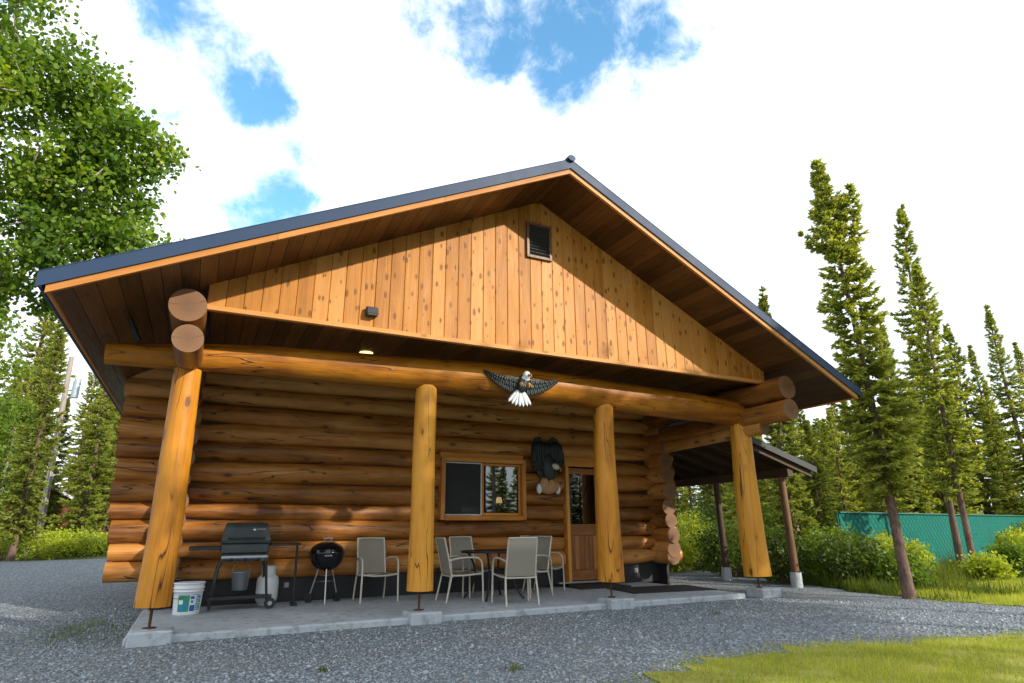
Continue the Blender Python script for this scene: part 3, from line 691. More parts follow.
# roof body
dT = 0.215
def roofslab(mb, z0, z1, y0, y1, xe0, xe1, mat=0):
    pts = [(xe0, under(xe0) + z0 if xe0 > XL - 1 else 0), (XP, ZP + z0), (xe1, under(xe1) + z0), (xe1, under(xe1) + z1), (XP, ZP + z1), (xe0, under(xe0) + z1)]
    for a, b, c, d in ((0, 1, 4, 5), (1, 2, 3, 4)):
        q = [pts[a], pts[b], pts[c], pts[d]]; prism(mb, q, y0, y1, mat)
mb = MB(); roofslab(mb, 0.19, dT, YF - 0.03, YB, XL - 0.06, XR + 0.06)
for x in np.arange(XL, XR, 0.305):
    if abs(x - XP) < 0.12: continue
    s_ = math.atan2(ZP - ZE, XP - XL) * (1 if x < XP else -1)
    prism(mb, [(x - .012, under(x - .012) + dT - .002), (x + .012, under(x + .012) + dT - .002), (x + .007, under(x) + dT + .022), (x - .007, under(x) + dT + .022)], YF + 0.03, YB - .02)
roof = mb.build('roof', 'roof_metal', cabin)
mb = MB(); roofslab(mb, 0.075, 0.225, YF - 0.055, YF - 0.031, XL - 0.075, XR + 0.075)
roofslab(mb, 0.225, 0.232, YF - 0.06, YF + 0.06, XL - 0.075, XR + 0.075)
mb.build('rake_trim', 'roof_metal', roof)
mb = MB()
for xa, xb in ((XL, XP), (XP, XR)):
    nseg = 3
    for k in range(nseg):
        x0 = xa + (xb - xa) * k / nseg; x1 = xa + (xb - xa) * (k + 1) / nseg - 0.004
        y0, y1 = YF - 0.03, YF + 0.012
        V = [(x0, y0, under(x0)), (x1, y0, under(x1)), (x1, y0, under(x1) + .17), (x0, y0, under(x0) + .17), (x0, y1, under(x0)), (x1, y1, under(x1)), (x1, y1, under(x1) + .17), (x0, y1, under(x0) + .17)]
        mb.add(V, [(0, 1, 2, 3), (7, 6, 5, 4), (4, 5, 1, 0), (3, 2, 6, 7), (0, 3, 7, 4), (1, 5, 6, 2)], [(v_[0] + k * 7, v_[1], v_[2] - under(v_[0])) for v_ in V])
mb.build('fascia_board', 'trim_wood', roof)
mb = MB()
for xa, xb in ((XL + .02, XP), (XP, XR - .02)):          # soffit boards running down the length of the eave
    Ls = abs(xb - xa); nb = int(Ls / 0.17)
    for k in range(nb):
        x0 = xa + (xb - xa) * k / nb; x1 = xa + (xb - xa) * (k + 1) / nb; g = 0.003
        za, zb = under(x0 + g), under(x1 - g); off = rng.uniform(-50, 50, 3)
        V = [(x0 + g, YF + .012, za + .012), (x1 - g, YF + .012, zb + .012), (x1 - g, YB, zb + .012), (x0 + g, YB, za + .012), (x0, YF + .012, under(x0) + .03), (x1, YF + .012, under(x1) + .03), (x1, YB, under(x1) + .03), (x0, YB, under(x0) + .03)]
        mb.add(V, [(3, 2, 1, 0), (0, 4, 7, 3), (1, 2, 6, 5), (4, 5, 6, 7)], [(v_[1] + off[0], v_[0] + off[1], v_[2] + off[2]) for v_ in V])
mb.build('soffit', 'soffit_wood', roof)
for xe, sg in ((XL, -1), (XR, 1)):
    mb = MB(); box(mb, (xe - sg * 0.02, (YF + YB) / 2, ZE + 0.09), (0.035, YB - YF, 0.165), grain=1); mb.build('eave_board', 'trim_wood', roof)
    mb = MB(); box(mb, (xe + sg * 0.045, (YF + YB) / 2, ZE + 0.115), (0.03, YB - YF + .08, 0.14)); mb.build('eave_trim', 'roof_metal', roof)
mb = MB(); P = seg((XP, YF - 0.10, ZP + 0.225), (XP, YB, ZP + 0.225), 3); tube(mb, P, 0.065, 14, flat=0.75)
mb.build('ridge_cap', 'roof_metal', roof)
mb = MB(); tube(mb, seg((-0.73, -0.2, 3.55), (-0.56, -0.15, 3.22)), 0.028, 10); mb.build('eave_brace', 'black_metal', cabin)

# window
mb = MB(); x0, x1, z0, z1 = 4.21, 5.95, 1.23, 2.35; yf = W0 + 0.02
cw = 0.075
box(mb, (x0 + cw / 2, yf, (z0 + z1) / 2), (cw, 0.16, z1 - z0), grain=2); box(mb, (x1 - cw / 2, yf, (z0 + z1) / 2), (cw, 0.16, z1 - z0), grain=2)
box(mb, ((x0 + x1) / 2, yf, z0 + cw / 2 - .005), (x1 - x0 - 2 * cw - .004, 0.2, cw + .01), grain=0); box(mb, ((x0 + x1) / 2, yf, z1 - cw / 2), (x1 - x0 - 2 * cw - .004, 0.16, cw), grain=0)
box(mb, ((x0 + x1) / 2, W0 + .10, z1 + 0.05), (x1 - x0, 0.1, 0.1), grain=0)
win = mb.build('window', 'casing_wood', cabin)
for (xa, xb, fm, wdt, yo) in ((x0 + cw + .005, 5.04, 'pane_frame', 0.022, 0.0), (5.045, x1 - cw - .005, 'casing_wood', 0.045, 0.02)):
    za, zb = z0 + cw + .005, z1 - cw - .005; mb = MB(); yy_ = yf + 0.0 + yo
    box(mb, (xa + wdt / 2, yy_, (za + zb) / 2), (wdt, 0.03, zb - za), grain=2); box(mb, (xb - wdt / 2, yy_, (za + zb) / 2), (wdt, 0.03, zb - za), grain=2)
    box(mb, ((xa + xb) / 2, yy_, za + wdt / 2), (xb - xa - 2 * wdt - .002, 0.028, wdt)); box(mb, ((xa + xb) / 2, yy_, zb - wdt / 2), (xb - xa - 2 * wdt - .002, 0.028, wdt))
    mb.build('sash', fm, win)
    mb = MB(); box(mb, ((xa + xb) / 2, yy_ + 0.012 + yo, (za + zb) / 2), (xb - xa - wdt, 0.006, zb - za - wdt), bev=0.0005); mb.build('pane', 'window_glass', win)
mb = MB(); box(mb, ((x0 + cw + .027 + 5.02) / 2, yf + 0.002, (z0 + z1) / 2), (5.02 - x0 - cw - .03, 0.003, z1 - z0 - 2 * cw - .05), bev=.0005); mb.build('insect_screen', 'screen_mesh', win)
# door
mb = MB(); dx0, dx1 = 6.86, 7.745; dzt = 2.16
box(mb, (dx0 + 0.035, W0 + 0.03, 1.18), (0.07, 0.17, 2.20), grain=2); box(mb, (dx1 - 0.035, W0 + 0.03, 1.18), (0.07, 0.17, 2.20), grain=2)
box(mb, ((dx0 + dx1) / 2, W0 + 0.06, 2.33), (dx1 - dx0, 0.12, 0.10), grain=0); box(mb, ((dx0 + dx1) / 2, W0 + .12, 2.42), (dx1 - dx0, 0.1, 0.1), grain=0)
door = mb.build('door', 'casing_wood', cabin)
mb = MB(); ix0, ix1 = dx0 + 0.073, dx1 - 0.073; yd = W0 + 0.06
def db(xa, xb, za, zb, th=0.045, yo=0, g=2): box(mb, ((xa + xb) / 2, yd + yo, (za + zb) / 2), (xb - xa, th, zb - za), grain=g)
db(ix0, ix0 + 0.045, 0.10, 2.25); db(ix1 - 0.045, ix1, 0.10, 2.25); db(ix0 + .046, ix1 - .046, 2.13, 2.25, g=0); db(ix0 + .046, ix1 - .046, 0.93, 1.15, g=0); db(ix0 + .046, ix1 - .046, 0.10, 0.29, g=0)
nb = 6
for k in range(nb):
    a = ix0 + .046 + (ix1 - ix0 - .092) * k / nb; b = ix0 + .046 + (ix1 - ix0 - .092) * (k + 1) / nb; db(a + .002, b - .002, 0.291, 0.929, 0.03, 0.008)
mb.build('door_leaf', 'door_wood', door)
mb = MB(); box(mb, ((ix0 + ix1) / 2, yd + .004, 1.64), (ix1 - ix0 - .092, 0.01, 0.979), bev=.001); mb.build('door_glass', 'window_glass', door)
mb = MB(); box(mb, ((dx0 + dx1) / 2, W0 - 0.02, 0.075), (dx1 - dx0 + .5, 0.16, 0.03)); mb.build('threshold', 'aluminium', door)
mb = MB(); box(mb, ((dx0 + dx1) / 2 , W0 + 0.07, 0.03), (dx1 - dx0, 0.22, 0.055)); mb.build('sill', 'skirt_black', door)
mb = MB(); tube(mb, seg((7.61, yd - .02, 1.03), (7.61, yd - .07, 1.03)), 0.012, 8); lathe(mb, [(0, .03), (.022, .022), (.03, 0), (.022, -.022), (0, -.03)], (7.61, yd - .08, 1.03), 14); mb.build('handle', 'aluminium', door)
# dim room behind the window
mb = MB(); box(mb, (5.4, 5.0, 0.30), (7.0, 4.0, 0.04)); box(mb, (5.4, 7.0, 1.6), (7.0, 0.05, 2.6)); box(mb, (1.9, 5.0, 1.6), (.05, 4.0, 2.6)); box(mb, (8.9, 5.0, 1.6), (.05, 4.0, 2.6)); box(mb, (5.4, 5.0, 2.95), (7.0, 4.0, 0.04)); mb.build('interior', 'interior', cabin)
tl = thing('glow_standin', 'added glowing shape standing in for a warm reflection in the right window pane', 'glow stand-in', (5.75, 3.25, 1.28))  # lamp shape added to imitate the warm reflection on the pane
mb = MB(); lathe(mb, [(0.0, 0), (0.06, 0), (0.07, 0.02), (0.02, 0.05), (0.015, 0.28)], n=14); mb.build('standin_base', 'rust', tl)
mb = MB(); lathe(mb, [(0.07, 0.29), (0.045, 0.40), (0.0, 0.41)], n=18); mb.build('standin_shade', 'reflection_glow', tl)
mb = MB(); box(mb, (5.75, 3.25, 0.78), (0.5, 0.35, 0.96)); box(mb, (5.75, 3.25, 1.268), (0.56, 0.4, 0.02)); tag(mb.build('side_table', 'interior'), 'dark side table inside the window under the added glowing shape', 'table')

# lean-to on the right side wall
def lz(x): return 2.90 - (x - 9.45) * 0.30
mb = MB(); lx0, lx1 = 9.35, 11.75; ly0, ly1 = 0.45, 7.5
V = []; 
def slab(mb, x0, x1, y0, y1, d0, d1):
    V = [(x0, y0, lz(x0) + d0), (x1, y0, lz(x1) + d0), (x1, y0, lz(x1) + d1), (x0, y0, lz(x0) + d1), (x0, y1, lz(x0) + d0), (x1, y1, lz(x1) + d0), (x1, y1, lz(x1) + d1), (x0, y1, lz(x0) + d1)]
    mb.add(V, [(0, 1, 2, 3), (7, 6, 5, 4), (4, 5, 1, 0), (3, 2, 6, 7), (0, 3, 7, 4), (1, 5, 6, 2)], [(v_[0], v_[1], v_[2]) for v_ in V])
slab(mb, lx0, lx1, ly0, ly1, 0.0, 0.035); lt = mb.build('lean_to_roof', 'roof_metal', cabin)
mb = MB(); slab(mb, lx0, lx1 - .02, ly0 - .028, ly0 - .002, -0.085, 0.04); mb.build('rake_trim', 'lean_trim', lt)
mb = MB(); slab(mb, lx0, lx1 - .04, ly0 + .002, ly1 - .02, -0.05, -0.004); 
for k in range(12): slab(mb, lx0, lx1 - .1, ly0 + .05 + k * 0.6, ly0 + .09 + k * .6, -0.19, -0.052)
mb.build('rafters', 'dark_wood', lt)
mb = MB(); box(mb, (11.08, (ly0 + ly1) / 2 + .05, 2.13), (0.16, ly1 - ly0 - .1, 0.16), grain=1); mb.build('lean_to_beam', 'dark_wood', cabin)
for (x, y, mat_) in ((11.1, 0.78, 'old_post'), (11.1, 2.62, 'dark_wood'), (11.1, 5.2, 'dark_wood'), (11.1, 7.2, 'dark_wood')):
    zb = h1(x, y); mb = MB(); P = seg((x, y, zb + 0.27), (x - .04, y, 2.05), 8); tube(mb, P, np.linspace(0.08, 0.07, 8), 14, 0, 0, 0.03); pp = mb.build('lean_to_post', mat_, cabin)
    mb = MB(); tube(mb, seg((x, y, zb - .1), (x, y, zb + 0.28)), 0.11, 18); mb.build('concrete_pier', 'concrete', pp)

# ------------------------------------------------------------------ carved eagles
def feather(mb, base, d, L, wid, nrm, th=0.012, mat=0):
    base = np.array(base, float); d = np.array(d, float); d /= np.linalg.norm(d); nrm = np.array(nrm, float); s = np.cross(d, nrm); s /= np.linalg.norm(s)
    prof = [(0, .5), (.25, .95), (.6, 1), (.85, .75), (1, .15)]; V = []
    for t_, w_ in prof:
        c = base + d * L * t_
        for q, e in ((-1, 0), (0, 1), (1, 0)): V.append(c + s * wid / 2 * w_ * q + nrm * th * (e * 1.0 + 0.2))
        V.append(c - nrm * th * .4)
    F = []
    for i in range(4):
        a = i * 4; b = a + 4
        F += [(a, a + 1, b + 1, b), (a + 1, a + 2, b + 2, b + 1), (a + 2, a + 3, b + 3, b + 2), (a + 3, a, b, b + 3)]
    F += [(0, 3, 2, 1), (16, 17, 18, 19)]
    mb.add(V, F, None, mat, True)
def blob(mb, c, s, n=14, mat=0, rot=None, power=1.0):
    V = []; F = []; m_ = n // 2 + 1
    for i in range(m_ + 1):
        ph = math.pi * i / m_
        for k in range(n):
            th = 2 * math.pi * k / n; p_ = np.array([s[0] * math.sin(ph) * math.cos(th), s[1] * math.sin(ph) * math.sin(th), s[2] * math.cos(ph)])
            V.append(p_ if rot is None else np.array(rot) @ p_)
    for i in range(m_):
        for k in range(n): F.append((i * n + k, (i + 1) * n + k, (i + 1) * n + (k + 1) % n, i * n + (k + 1) % n))
    mb.add(np.array(V) + np.array(c), F, None, mat, True)
ey = -0.30
eag = thing('eagle_carving', 'carved flying bald eagle with spread dark wings and white tail on the porch beam', 'carving', (4.46, ey, 3.13))
FN = np.array([0, -1, 0.0])
for sg in (-1, 1):
    mb = MB(); sh = np.array([0.06 * sg, 0, 0.10])
    tip = np.array([0.60 * sg, 0.02, 0.17 if sg < 0 else 0.14])
    arm = bezier(sh, (0.30 * sg, -0.02, 0.07), tip, 9); tube(mb, arm, np.linspace(0.038, 0.012, 9), 8, 0)
    for row, (n_, L0) in enumerate(((19, .27), (16, .17), (14, .09))):
        for k in range(n_):                               # flight feathers and two rows of coverts, shortening towards the tip
            f_ = k / (n_ - 1); i_ = min(7, int(f_ * 8)); b_ = arm[i_] + (arm[i_ + 1] - arm[i_]) * (f_ * 8 - i_)
            feather(mb, b_ + np.array([0, -.011 * row + .005 * (k % 2), .01]), [sg * (.12 + .42 * f_), 0, -1], L0 * (1.0 - .80 * f_ ** 1.3), .056, FN, 0.008)
    mb.build('wing', 'eagle_dark', eag)
mb = MB(); blob(mb, (-0.01, -0.03, 0.02), (0.085, 0.075, 0.14), rot=roty(0.2)); mb.build('body', 'eagle_dark', eag)
mb = MB(); blob(mb, (0.03, -0.085, 0.145), (0.062, 0.062, 0.066)); blob(mb, (0.02, -0.06, 0.10), (0.07, 0.055, 0.05)); mb.build('head', 'eagle_white', eag)
mb = MB(); tube(mb, bezier((0.04, -0.14, 0.135), (0.05, -0.21, 0.14), (0.055, -0.2, 0.085), 6), [.024, .022, .018, .013, .008, .002], 8); mb.build('beak', 'eagle_beak', eag)
mb = MB()
for k in range(7):
    a = -0.75 + k * 0.22; feather(mb, (-0.04 + .012 * (k - 3), -0.01 - .006 * (k % 2), -0.08), [math.sin(a), 0, -math.cos(a)], 0.25, 0.068, FN, 0.01)
mb.build('tail', 'eagle_white', eag)
for sx in (-0.06, 0.07):
    mb = MB(); blob(mb, (sx, -0.085, 0.0), (0.03, 0.03, 0.035))
    for q in (-1, 0, 1): tube(mb, bezier((sx, -.1, -0.01), (sx + .025 * q, -.15, 0), (sx + .035 * q, -.15, -0.05), 5), [.012, .012, .01, .007, .002], 6)
    mb.build('foot', 'eagle_beak', eag)
eg2 = thing('eagle_carving', 'dark carved eagle perched with raised folded wings on the wall between window and door', 'carving', (6.42, 2.44, 2.24))
for sg in (-1, 1):
    mb = MB(); out = [(.03, -.25), (.16, -.22), (.27, -.05), (.33, .18), (.32, .42), (.25, .56), (.15, .60), (.08, .48), (.05, .2)]
    prism(mb, [(sg * a, b) for a, b in (out if sg < 0 else out[::-1])], -0.02, 0.03)
    for row, (n_, L_) in enumerate(((6, .42), (6, .34), (5, .24))):
        for k in range(n_):
            f_ = k / (n_ - 1); bx_ = .07 + .20 * f_; bz_ = .50 - .06 * abs(f_ - .5) - .17 * row
            feather(mb, (sg * bx_, -.03 - .012 * (2 - row) - .006 * (k % 2), bz_), [sg * (-.05 + .28 * f_ * (1 - row * .3)), 0, -1], L_, .085, FN, .014)
    mb.build('wing', 'eagle_dark', eg2)
mb = MB(); blob(mb, (0.02, -0.04, -0.02), (0.15, 0.09, 0.30), rot=roty(-0.08)); blob(mb, (0.0, -0.01, .25), (0.16, 0.06, .24)); mb.build('body', 'eagle_dark', eg2)
mb = MB(); blob(mb, (0.13, -0.12, 0.0), (0.085, 0.07, 0.06), rot=roty(0.5)); mb.build('head', 'eagle_head', eg2)
mb = MB(); tube(mb, bezier((0.19, -0.13, -0.015), (0.26, -0.14, -0.03), (0.235, -0.13, -0.1), 6), [.03, .028, .022, .016, .01, .002], 8); mb.build('beak', 'eagle_beak', eg2)
mb = MB(); blob(mb, (0.0, -0.04, -0.41), (0.21, 0.08, 0.12)); blob(mb, (-0.10, -0.07, -0.34), (0.10, 0.06, 0.13)); blob(mb, (0.06, -0.08, -0.36), (0.09, 0.06, 0.12)); blob(mb, (0.16, -0.06, -0.38), (0.08, 0.06, 0.10)); mb.build('rock_base', 'eagle_rock', eg2)
for sx in (-0.2, 0.2):
    mb = MB(); blob(mb, (sx * 1.05, -.05, -0.43), (0.055, .055, .10)); mb.build('base_patch', 'eagle_white', eg2)

# ------------------------------------------------------------------ porch furniture
def make_chair(label):
    root = thing('patio_chair', label, 'chair', group='sling patio chairs on the porch')
    # local: faces -y, width along x
    hw = 0.285; zs = 0.40; za = 0.63
    mb = MB()
    seatc = [(-.255, y_, z_) for y_, z_ in ((-0.25, 0.405), (-0.1, 0.388), (0.08, 0.38), (0.2, 0.385))]
    NX = 9; V = []
    for (_, y_, z_) in seatc:
        for k in range(NX):
            u_ = k / (NX - 1) * 2 - 1; V.append((u_ * 0.245, y_, z_ + 0.025 * u_ * u_ - 0.012))
    n0 = len(V); V += [(a, b, c - .006) for a, b, c in V]
    F = []
    for i in range(len(seatc) - 1):
        for k in range(NX - 1):
            a = i * NX + k; F.append((a, a + 1, a + NX + 1, a + NX)); F.append((n0 + a + NX, n0 + a + NX + 1, n0 + a + 1, n0 + a))
    for k in range(NX - 1): F.append((k, n0 + k, n0 + k + 1, k + 1)); a = (len(seatc) - 1) * NX + k; F.append((a + 1, n0 + a + 1, n0 + a, a))
    mb.add(V, F, None, 0, True); mb.build('seat', 'sling_fabric', root)
    mb = MB(); V = []
    bk = [(0.215, 0.40), (0.245, 0.55), (0.29, 0.75), (0.335, 0.925)]
    for (y_, z_) in bk:
        for k in range(NX):
            u_ = k / (NX - 1) * 2 - 1; V.append((u_ * 0.215, y_ + 0.02 * (1 - u_ * u_), z_))
    n0 = len(V); V += [(a, b + .006, c) for a, b, c in V]; F = []
    for i in range(len(bk) - 1):
        for k in range(NX - 1):
            a = i * NX + k; F.append((a, a + 1, a + NX + 1, a + NX)); F.append((n0 + a + NX, n0 + a + NX + 1, n0 + a + 1, n0 + a))
    for k in range(NX - 1): a = (len(bk) - 1) * NX + k; F.append((a, a + 1, n0 + a + 1, n0 + a))
    mb.add(V, F, None, 0, True); mb.build('backrest', 'sling_fabric', root)
    mb = MB()
    for sg in (-1, 1): tube(mb, [(sg * .232, 0.205, .36), (sg * .228, .245, .55), (sg * .226, .29, .75), (sg * .222, .338, .935)], 0.014, 8)
    tube(mb, [(-.222, .338, .935), (0, .352, .937), (.222, .338, .935)], 0.013, 8); mb.build('back_frame', 'chair_frame', root)
    mb = MB()
    for sg in (-1, 1): tube(mb, [(sg * .262, -.27, .405), (sg * .256, 0, .385), (sg * .24, .225, .385)], 0.014, 8)
    tube(mb, [(-.27, -.27, .40), (-.1, -.275, .382), (.1, -.275, .382), (.27, -.27, .40)], 0.013, 8); tube(mb, [(-.24, .225, .375), (.24, .225, .375)], 0.012, 8); mb.build('seat_frame', 'chair_frame', root)
    for sg in (-1, 1):
        mb = MB(); tube(mb, [(sg * .295, -.285, 0), (sg * .288, -.28, .30), (sg * .285, -.272, .50)], 0.015, 9); mb.build('leg', 'chair_frame', root)
        mb = MB(); tube(mb, [(sg * .25, .30, 0), (sg * .246, .255, .2), (sg * .238, .215, .38)], 0.014, 9); mb.build('leg', 'chair_frame', root)
        mb = MB(); P = np.vstack([bezier((sg * .285, -.272, .49), (sg * .285, -.27, .655), (sg * .285, -.13, .645), 7), bezier((sg * .285, -.11, .645), (sg * .27, .12, .655), (sg * .235, .262, .60), 6)]); tube(mb, P, 0.0145, 9); mb.build('armrest', 'chair_frame', root)
    return root
CG = 'beige sling patio chair '
ch0 = make_chair(CG + 'standing alone against the wall beside the kettle grill'); ch0.location = (2.97, 2.0, 0); ch0.rotation_euler = (0, 0, 0.04)
dup(ch0, (4.14, 1.31, 0), math.radians(88), CG + 'on the left side of the round table, seen in profile')
dup(ch0, (4.74, 0.52, 0), math.radians(172), CG + 'nearest the gravel with its back to the viewer')
dup(ch0, (4.62, 2.05, 0), math.radians(8), CG + 'behind the table below the window')
dup(ch0, (5.42, 1.38, 0), math.radians(-72), CG + 'on the right side of the table, reclined back seen edge on')
dup(ch0, (6.03, 1.98, 0), math.radians(38), CG + 'turned towards the door, farthest right of the set')

tb = thing('patio_table', 'round dark glass topped patio table among the sling chairs', 'table', (4.76, 1.37, 0))
mb = MB(); lathe(mb, [(0, .716), (.52, .716), (.525, .72), (.52, .724), (0, .724)], n=40); mb.build('tabletop', 'table_glass', tb)
mb = MB(); tube(mb, [(0.53 * math.cos(a), 0.53 * math.sin(a), 0.715) for a in np.linspace(0, 2 * math.pi, 41)], 0.016, 8, caps=False); mb.build('table_rim', 'black_metal', tb)
mb = MB(); tube(mb, [(.3 * math.cos(a), .3 * math.sin(a), 0.30) for a in np.linspace(0, 2 * math.pi, 25)], 0.01, 6, caps=False); mb.build('leg_ring', 'black_metal', tb)
for k in range(4):
    a = math.radians(52 + 90 * k); c, s = math.cos(a), math.sin(a); mb = MB(); P = bezier((.44 * c, .44 * s, .70), (.16 * c, .16 * s, .34), (.50 * c, .50 * s, 0.0), 10); tube(mb, P, 0.017, 8); mb.build('leg', 'black_metal', tb)

# white bucket
bk = thing('bucket', 'white plastic bucket with green and blue label beside the left post', 'bucket', (0.34, 1.72, 0))
mb = MB(); prof = [(0, 0), (.158, 0), (.163, .01), (.176, .25), (.180, .285), (.19, .287), (.19, .30), (.182, .302), (.183, .325), (.194, .327), (.194, .34), (.186, .342), (.188, .385), (.197, .388), (.197, .402), (.186, .404), (.15, .40), (0, .395)]
lathe(mb, prof, n=36); mb.build('pail_body', 'pail_white', bk)
def patch(mb, a0, a1, z0, z1, off=0.0015, mat=0):
    V = []; n = 8
    for i in range(n + 1):
        a = a0 + (a1 - a0) * i / n
        for z in (z0, z1):
            r = .163 + (.176 - .163) * (z - .01) / .24 + off; V.append((r * math.cos(a), r * math.sin(a), z))
    mb.add(V, [(2 * i, 2 * i + 2, 2 * i + 3, 2 * i + 1) for i in range(n)], None, mat, True)
LM = ['label_green', 'label_blue', 'label_white', 'label_teal']
mb = MB(); A = math.radians
patch(mb, A(-130), A(-82), 0.045, 0.245, .0015, 0); patch(mb, A(-125), A(-108), 0.14, 0.19, .003, 2); patch(mb, A(-128), A(-100), 0.05, 0.12, .003, 3); patch(mb, A(-108), A(-90), .06, .20, .0028, 3)
patch(mb, A(-79), A(-57), 0.05, 0.125, .0015, 1); patch(mb, A(-79), A(-62), 0.20, 0.235, .0015, 1); patch(mb, A(-76), A(-66), 0.15, 0.185, .0015, 3); patch(mb, A(-54), A(-30), 0.06, 0.24, .0015, 3)
for k in range(7): patch(mb, A(-53), A(-50 + 12 * random.random() + 6), 0.075 + k * .023, 0.083 + k * .023, .003, 2)
patch(mb, A(-130), A(-82), 0.25, 0.257, .0016, 1); patch(mb, A(-79), A(-40), 0.25, 0.257, .0016, 1)
mb.build('label', LM, bk)
mb = MB(); tube(mb, bezier((-.19, -.02, .33), (-.215, -.16, .15), (-.05, -.19, .24), 9), 0.004, 6); mb.build('bail_handle', 'rust', bk)

# gas grill
gg = thing('gas_grill', 'black gas grill on a cart with lid closed and side shelves', 'barbecue', (1.0, 2.02, 0))
def gprism(name, poly_yz, x0, x1, mat, parent=gg, x0t=None):
    mb = MB(); n = len(poly_yz); V = [(x0, y, z) for y, z in poly_yz] + [(x1, y, z) for y, z in poly_yz]
    mb.add(V, [tuple(range(n)), tuple(range(2 * n - 1, n - 1, -1))] + [(i, (i + 1) % n, n + (i + 1) % n, n + i)[::-1] for i in range(n)]); return mb
# lid tapers inward to the top
mb = MB(); V = []
sec = [(-0.235, 0.90, .335), (-0.245, 0.95, .335), (-0.16, 1.13, .295), (-0.08, 1.185, .28), (0.08, 1.19, .28), (0.19, 1.10, .295), (0.22, 0.94, .335), (0.22, .90, .335)]
for y, z, hx in sec: V += [(-hx, y, z), (hx, y, z)]
F = [(2 * i, 2 * i + 1, 2 * i + 3, 2 * i + 2)[::-1] for i in range(7)] + [tuple(range(0, 16, 2))[::-1], tuple(range(1, 16, 2)), (0, 14, 15, 1)]
mb.add(V, F); lid = mb.build('lid', 'grill_lid', gg)
bv = lid.modifiers.new('bevel', 'BEVEL'); bv.width = 0.018; bv.segments = 2
mb = MB(); tube(mb, [(.335, -.10, 1.0), (.43, -.10, 1.005)], 0.016, 8); tube(mb, [(.30, -.12, 1.0), (.345, -.10, 1.0)], 0.012, 6); tube(mb, [(-.25, -.27, .965), (.25, -.27, .965)], 0.012, 8); mb.build('handle', 'black_metal', lid)
mb = MB(); lathe(mb, [(0, .004), (.022, .004), (.024, 0)], n=16); e_ = mb.build('emblem', 'aluminium', lid); e_.location = (0.10, -0.185, 1.09); e_.rotation_euler = (1.12, 0, 0)
mb = MB(); box(mb, (0, 0, 0), (0.12, 0.014, 0.004)); e_ = mb.build('emblem', 'galvanised', lid); e_.location = (0.19, -0.186, 1.09); e_.rotation_euler = (1.12, 0, 0)
mb = MB(); box(mb, (0, -.01, 0.825), (0.64, 0.45, 0.145), bev=.02); box(mb, (0, 0, .735), (.56, .38, .06), bev=.02); mb.build('firebox', 'grill_lid', gg)
mb = MB(); box(mb, (0, -.25, .69), (.62, .14, .05), rotx(-0.35), bev=.012); mb.build('control_panel', 'grill_trough', gg)
for k in range(3):
    mb = MB(); lathe(mb, [(0, .03), (.02, .028), (.024, 0)], n=14); kb = mb.build('knob', 'black_metal', gg); kb.location = (-.18 + .18 * k, -.318, .675); kb.rotation_euler = (1.35, 0, 0)
mb = MB(); box(mb, (-.535, 0, .85), (.40, .40, .03), bev=.01); box(mb, (-.535, -.205, .835), (.40, .016, .05)); mb.build('side_shelf', 'black_metal', gg)
mb = MB(); box(mb, (.555, 0, .87), (.43, .40, .03), bev=.01)
for k in range(4): box(mb, (.555, -.13 + .09 * k, .889), (.40, .05, .008))
mb.build('side_shelf', 'black_metal', gg)
mb = MB(); tube(mb, [(.74, -.02, .86), (.755, -.02, .04)], 0.017, 8); box(mb, (.757, -.02, .02), (.08, .2, .04)); mb.build('shelf_support', 'black_metal', gg)
for sx in (-1, 1):
    for sy in (-1, 1):
        mb = MB(); tube(mb, [(sx * .27, sy * .17, .72), (sx * (.31 if sx > 0 else .33), sy * .18, .56), (sx * (.385 if sx < 0 else .36), sy * .19, 0.02 if sx < 0 else .08)], 0.018, 8); mb.build('leg', 'black_metal', gg)
mb = MB(); box(mb, (0.0, 0, .155), (.82, .40, .03)); box(mb, (0, -.21, .165), (.84, .02, .05)); mb.build('bottom_shelf', 'black_metal', gg)
for sy in (-1, 1):
    mb = MB(); tube(mb, seg((.40, sy * .22, .075), (.40, sy * .265, .075)), .075, 20); wh = mb.build('wheel', 'black_metal', gg)
    mb = MB(); tube(mb, seg((.40, sy * .266, .075), (.40, sy * .274, .075)), .03, 14); mb.build('hub', 'grey_plastic', wh)
pl = thing('drip_pail', 'small galvanised pail hanging under the gas grill', 'pail', (0.99, 1.98, 0.25))
mb = MB(); lathe(mb, [(0, 0), (.098, 0), (.102, .006), (.125, .24), (.131, .245), (.131, .255), (.122, .255), (.099, .012), (0, .01)], n=28); mb.build('pail_body', 'galvanised', pl)
mb = MB(); tube(mb, [(-.125, 0, .24), (-.105, 0, .33), (0, 0, .45), (.105, 0, .33), (.125, 0, .24)], .004, 6); mb.build('bail_handle', 'galvanised', pl)
pt_ = thing('propane_tank', 'white propane cylinder standing on the slab behind the grill leg', 'gas cylinder', (1.40, 2.30, 0))
mb = MB(); lathe(mb, [(0, .03), (.12, .03), (.152, .07), (.158, .12), (.158, .33), (.15, .38), (.12, .42), (.06, .445), (0, .45)], n=32); mb.build('cylinder_body', 'tank_white', pt_)
mb = MB(); lathe(mb, [(.11, 0), (.115, 0), (.115, .05), (.108, .05)], n=28); mb.build('foot_ring', 'tank_white', pt_)
mb = MB()
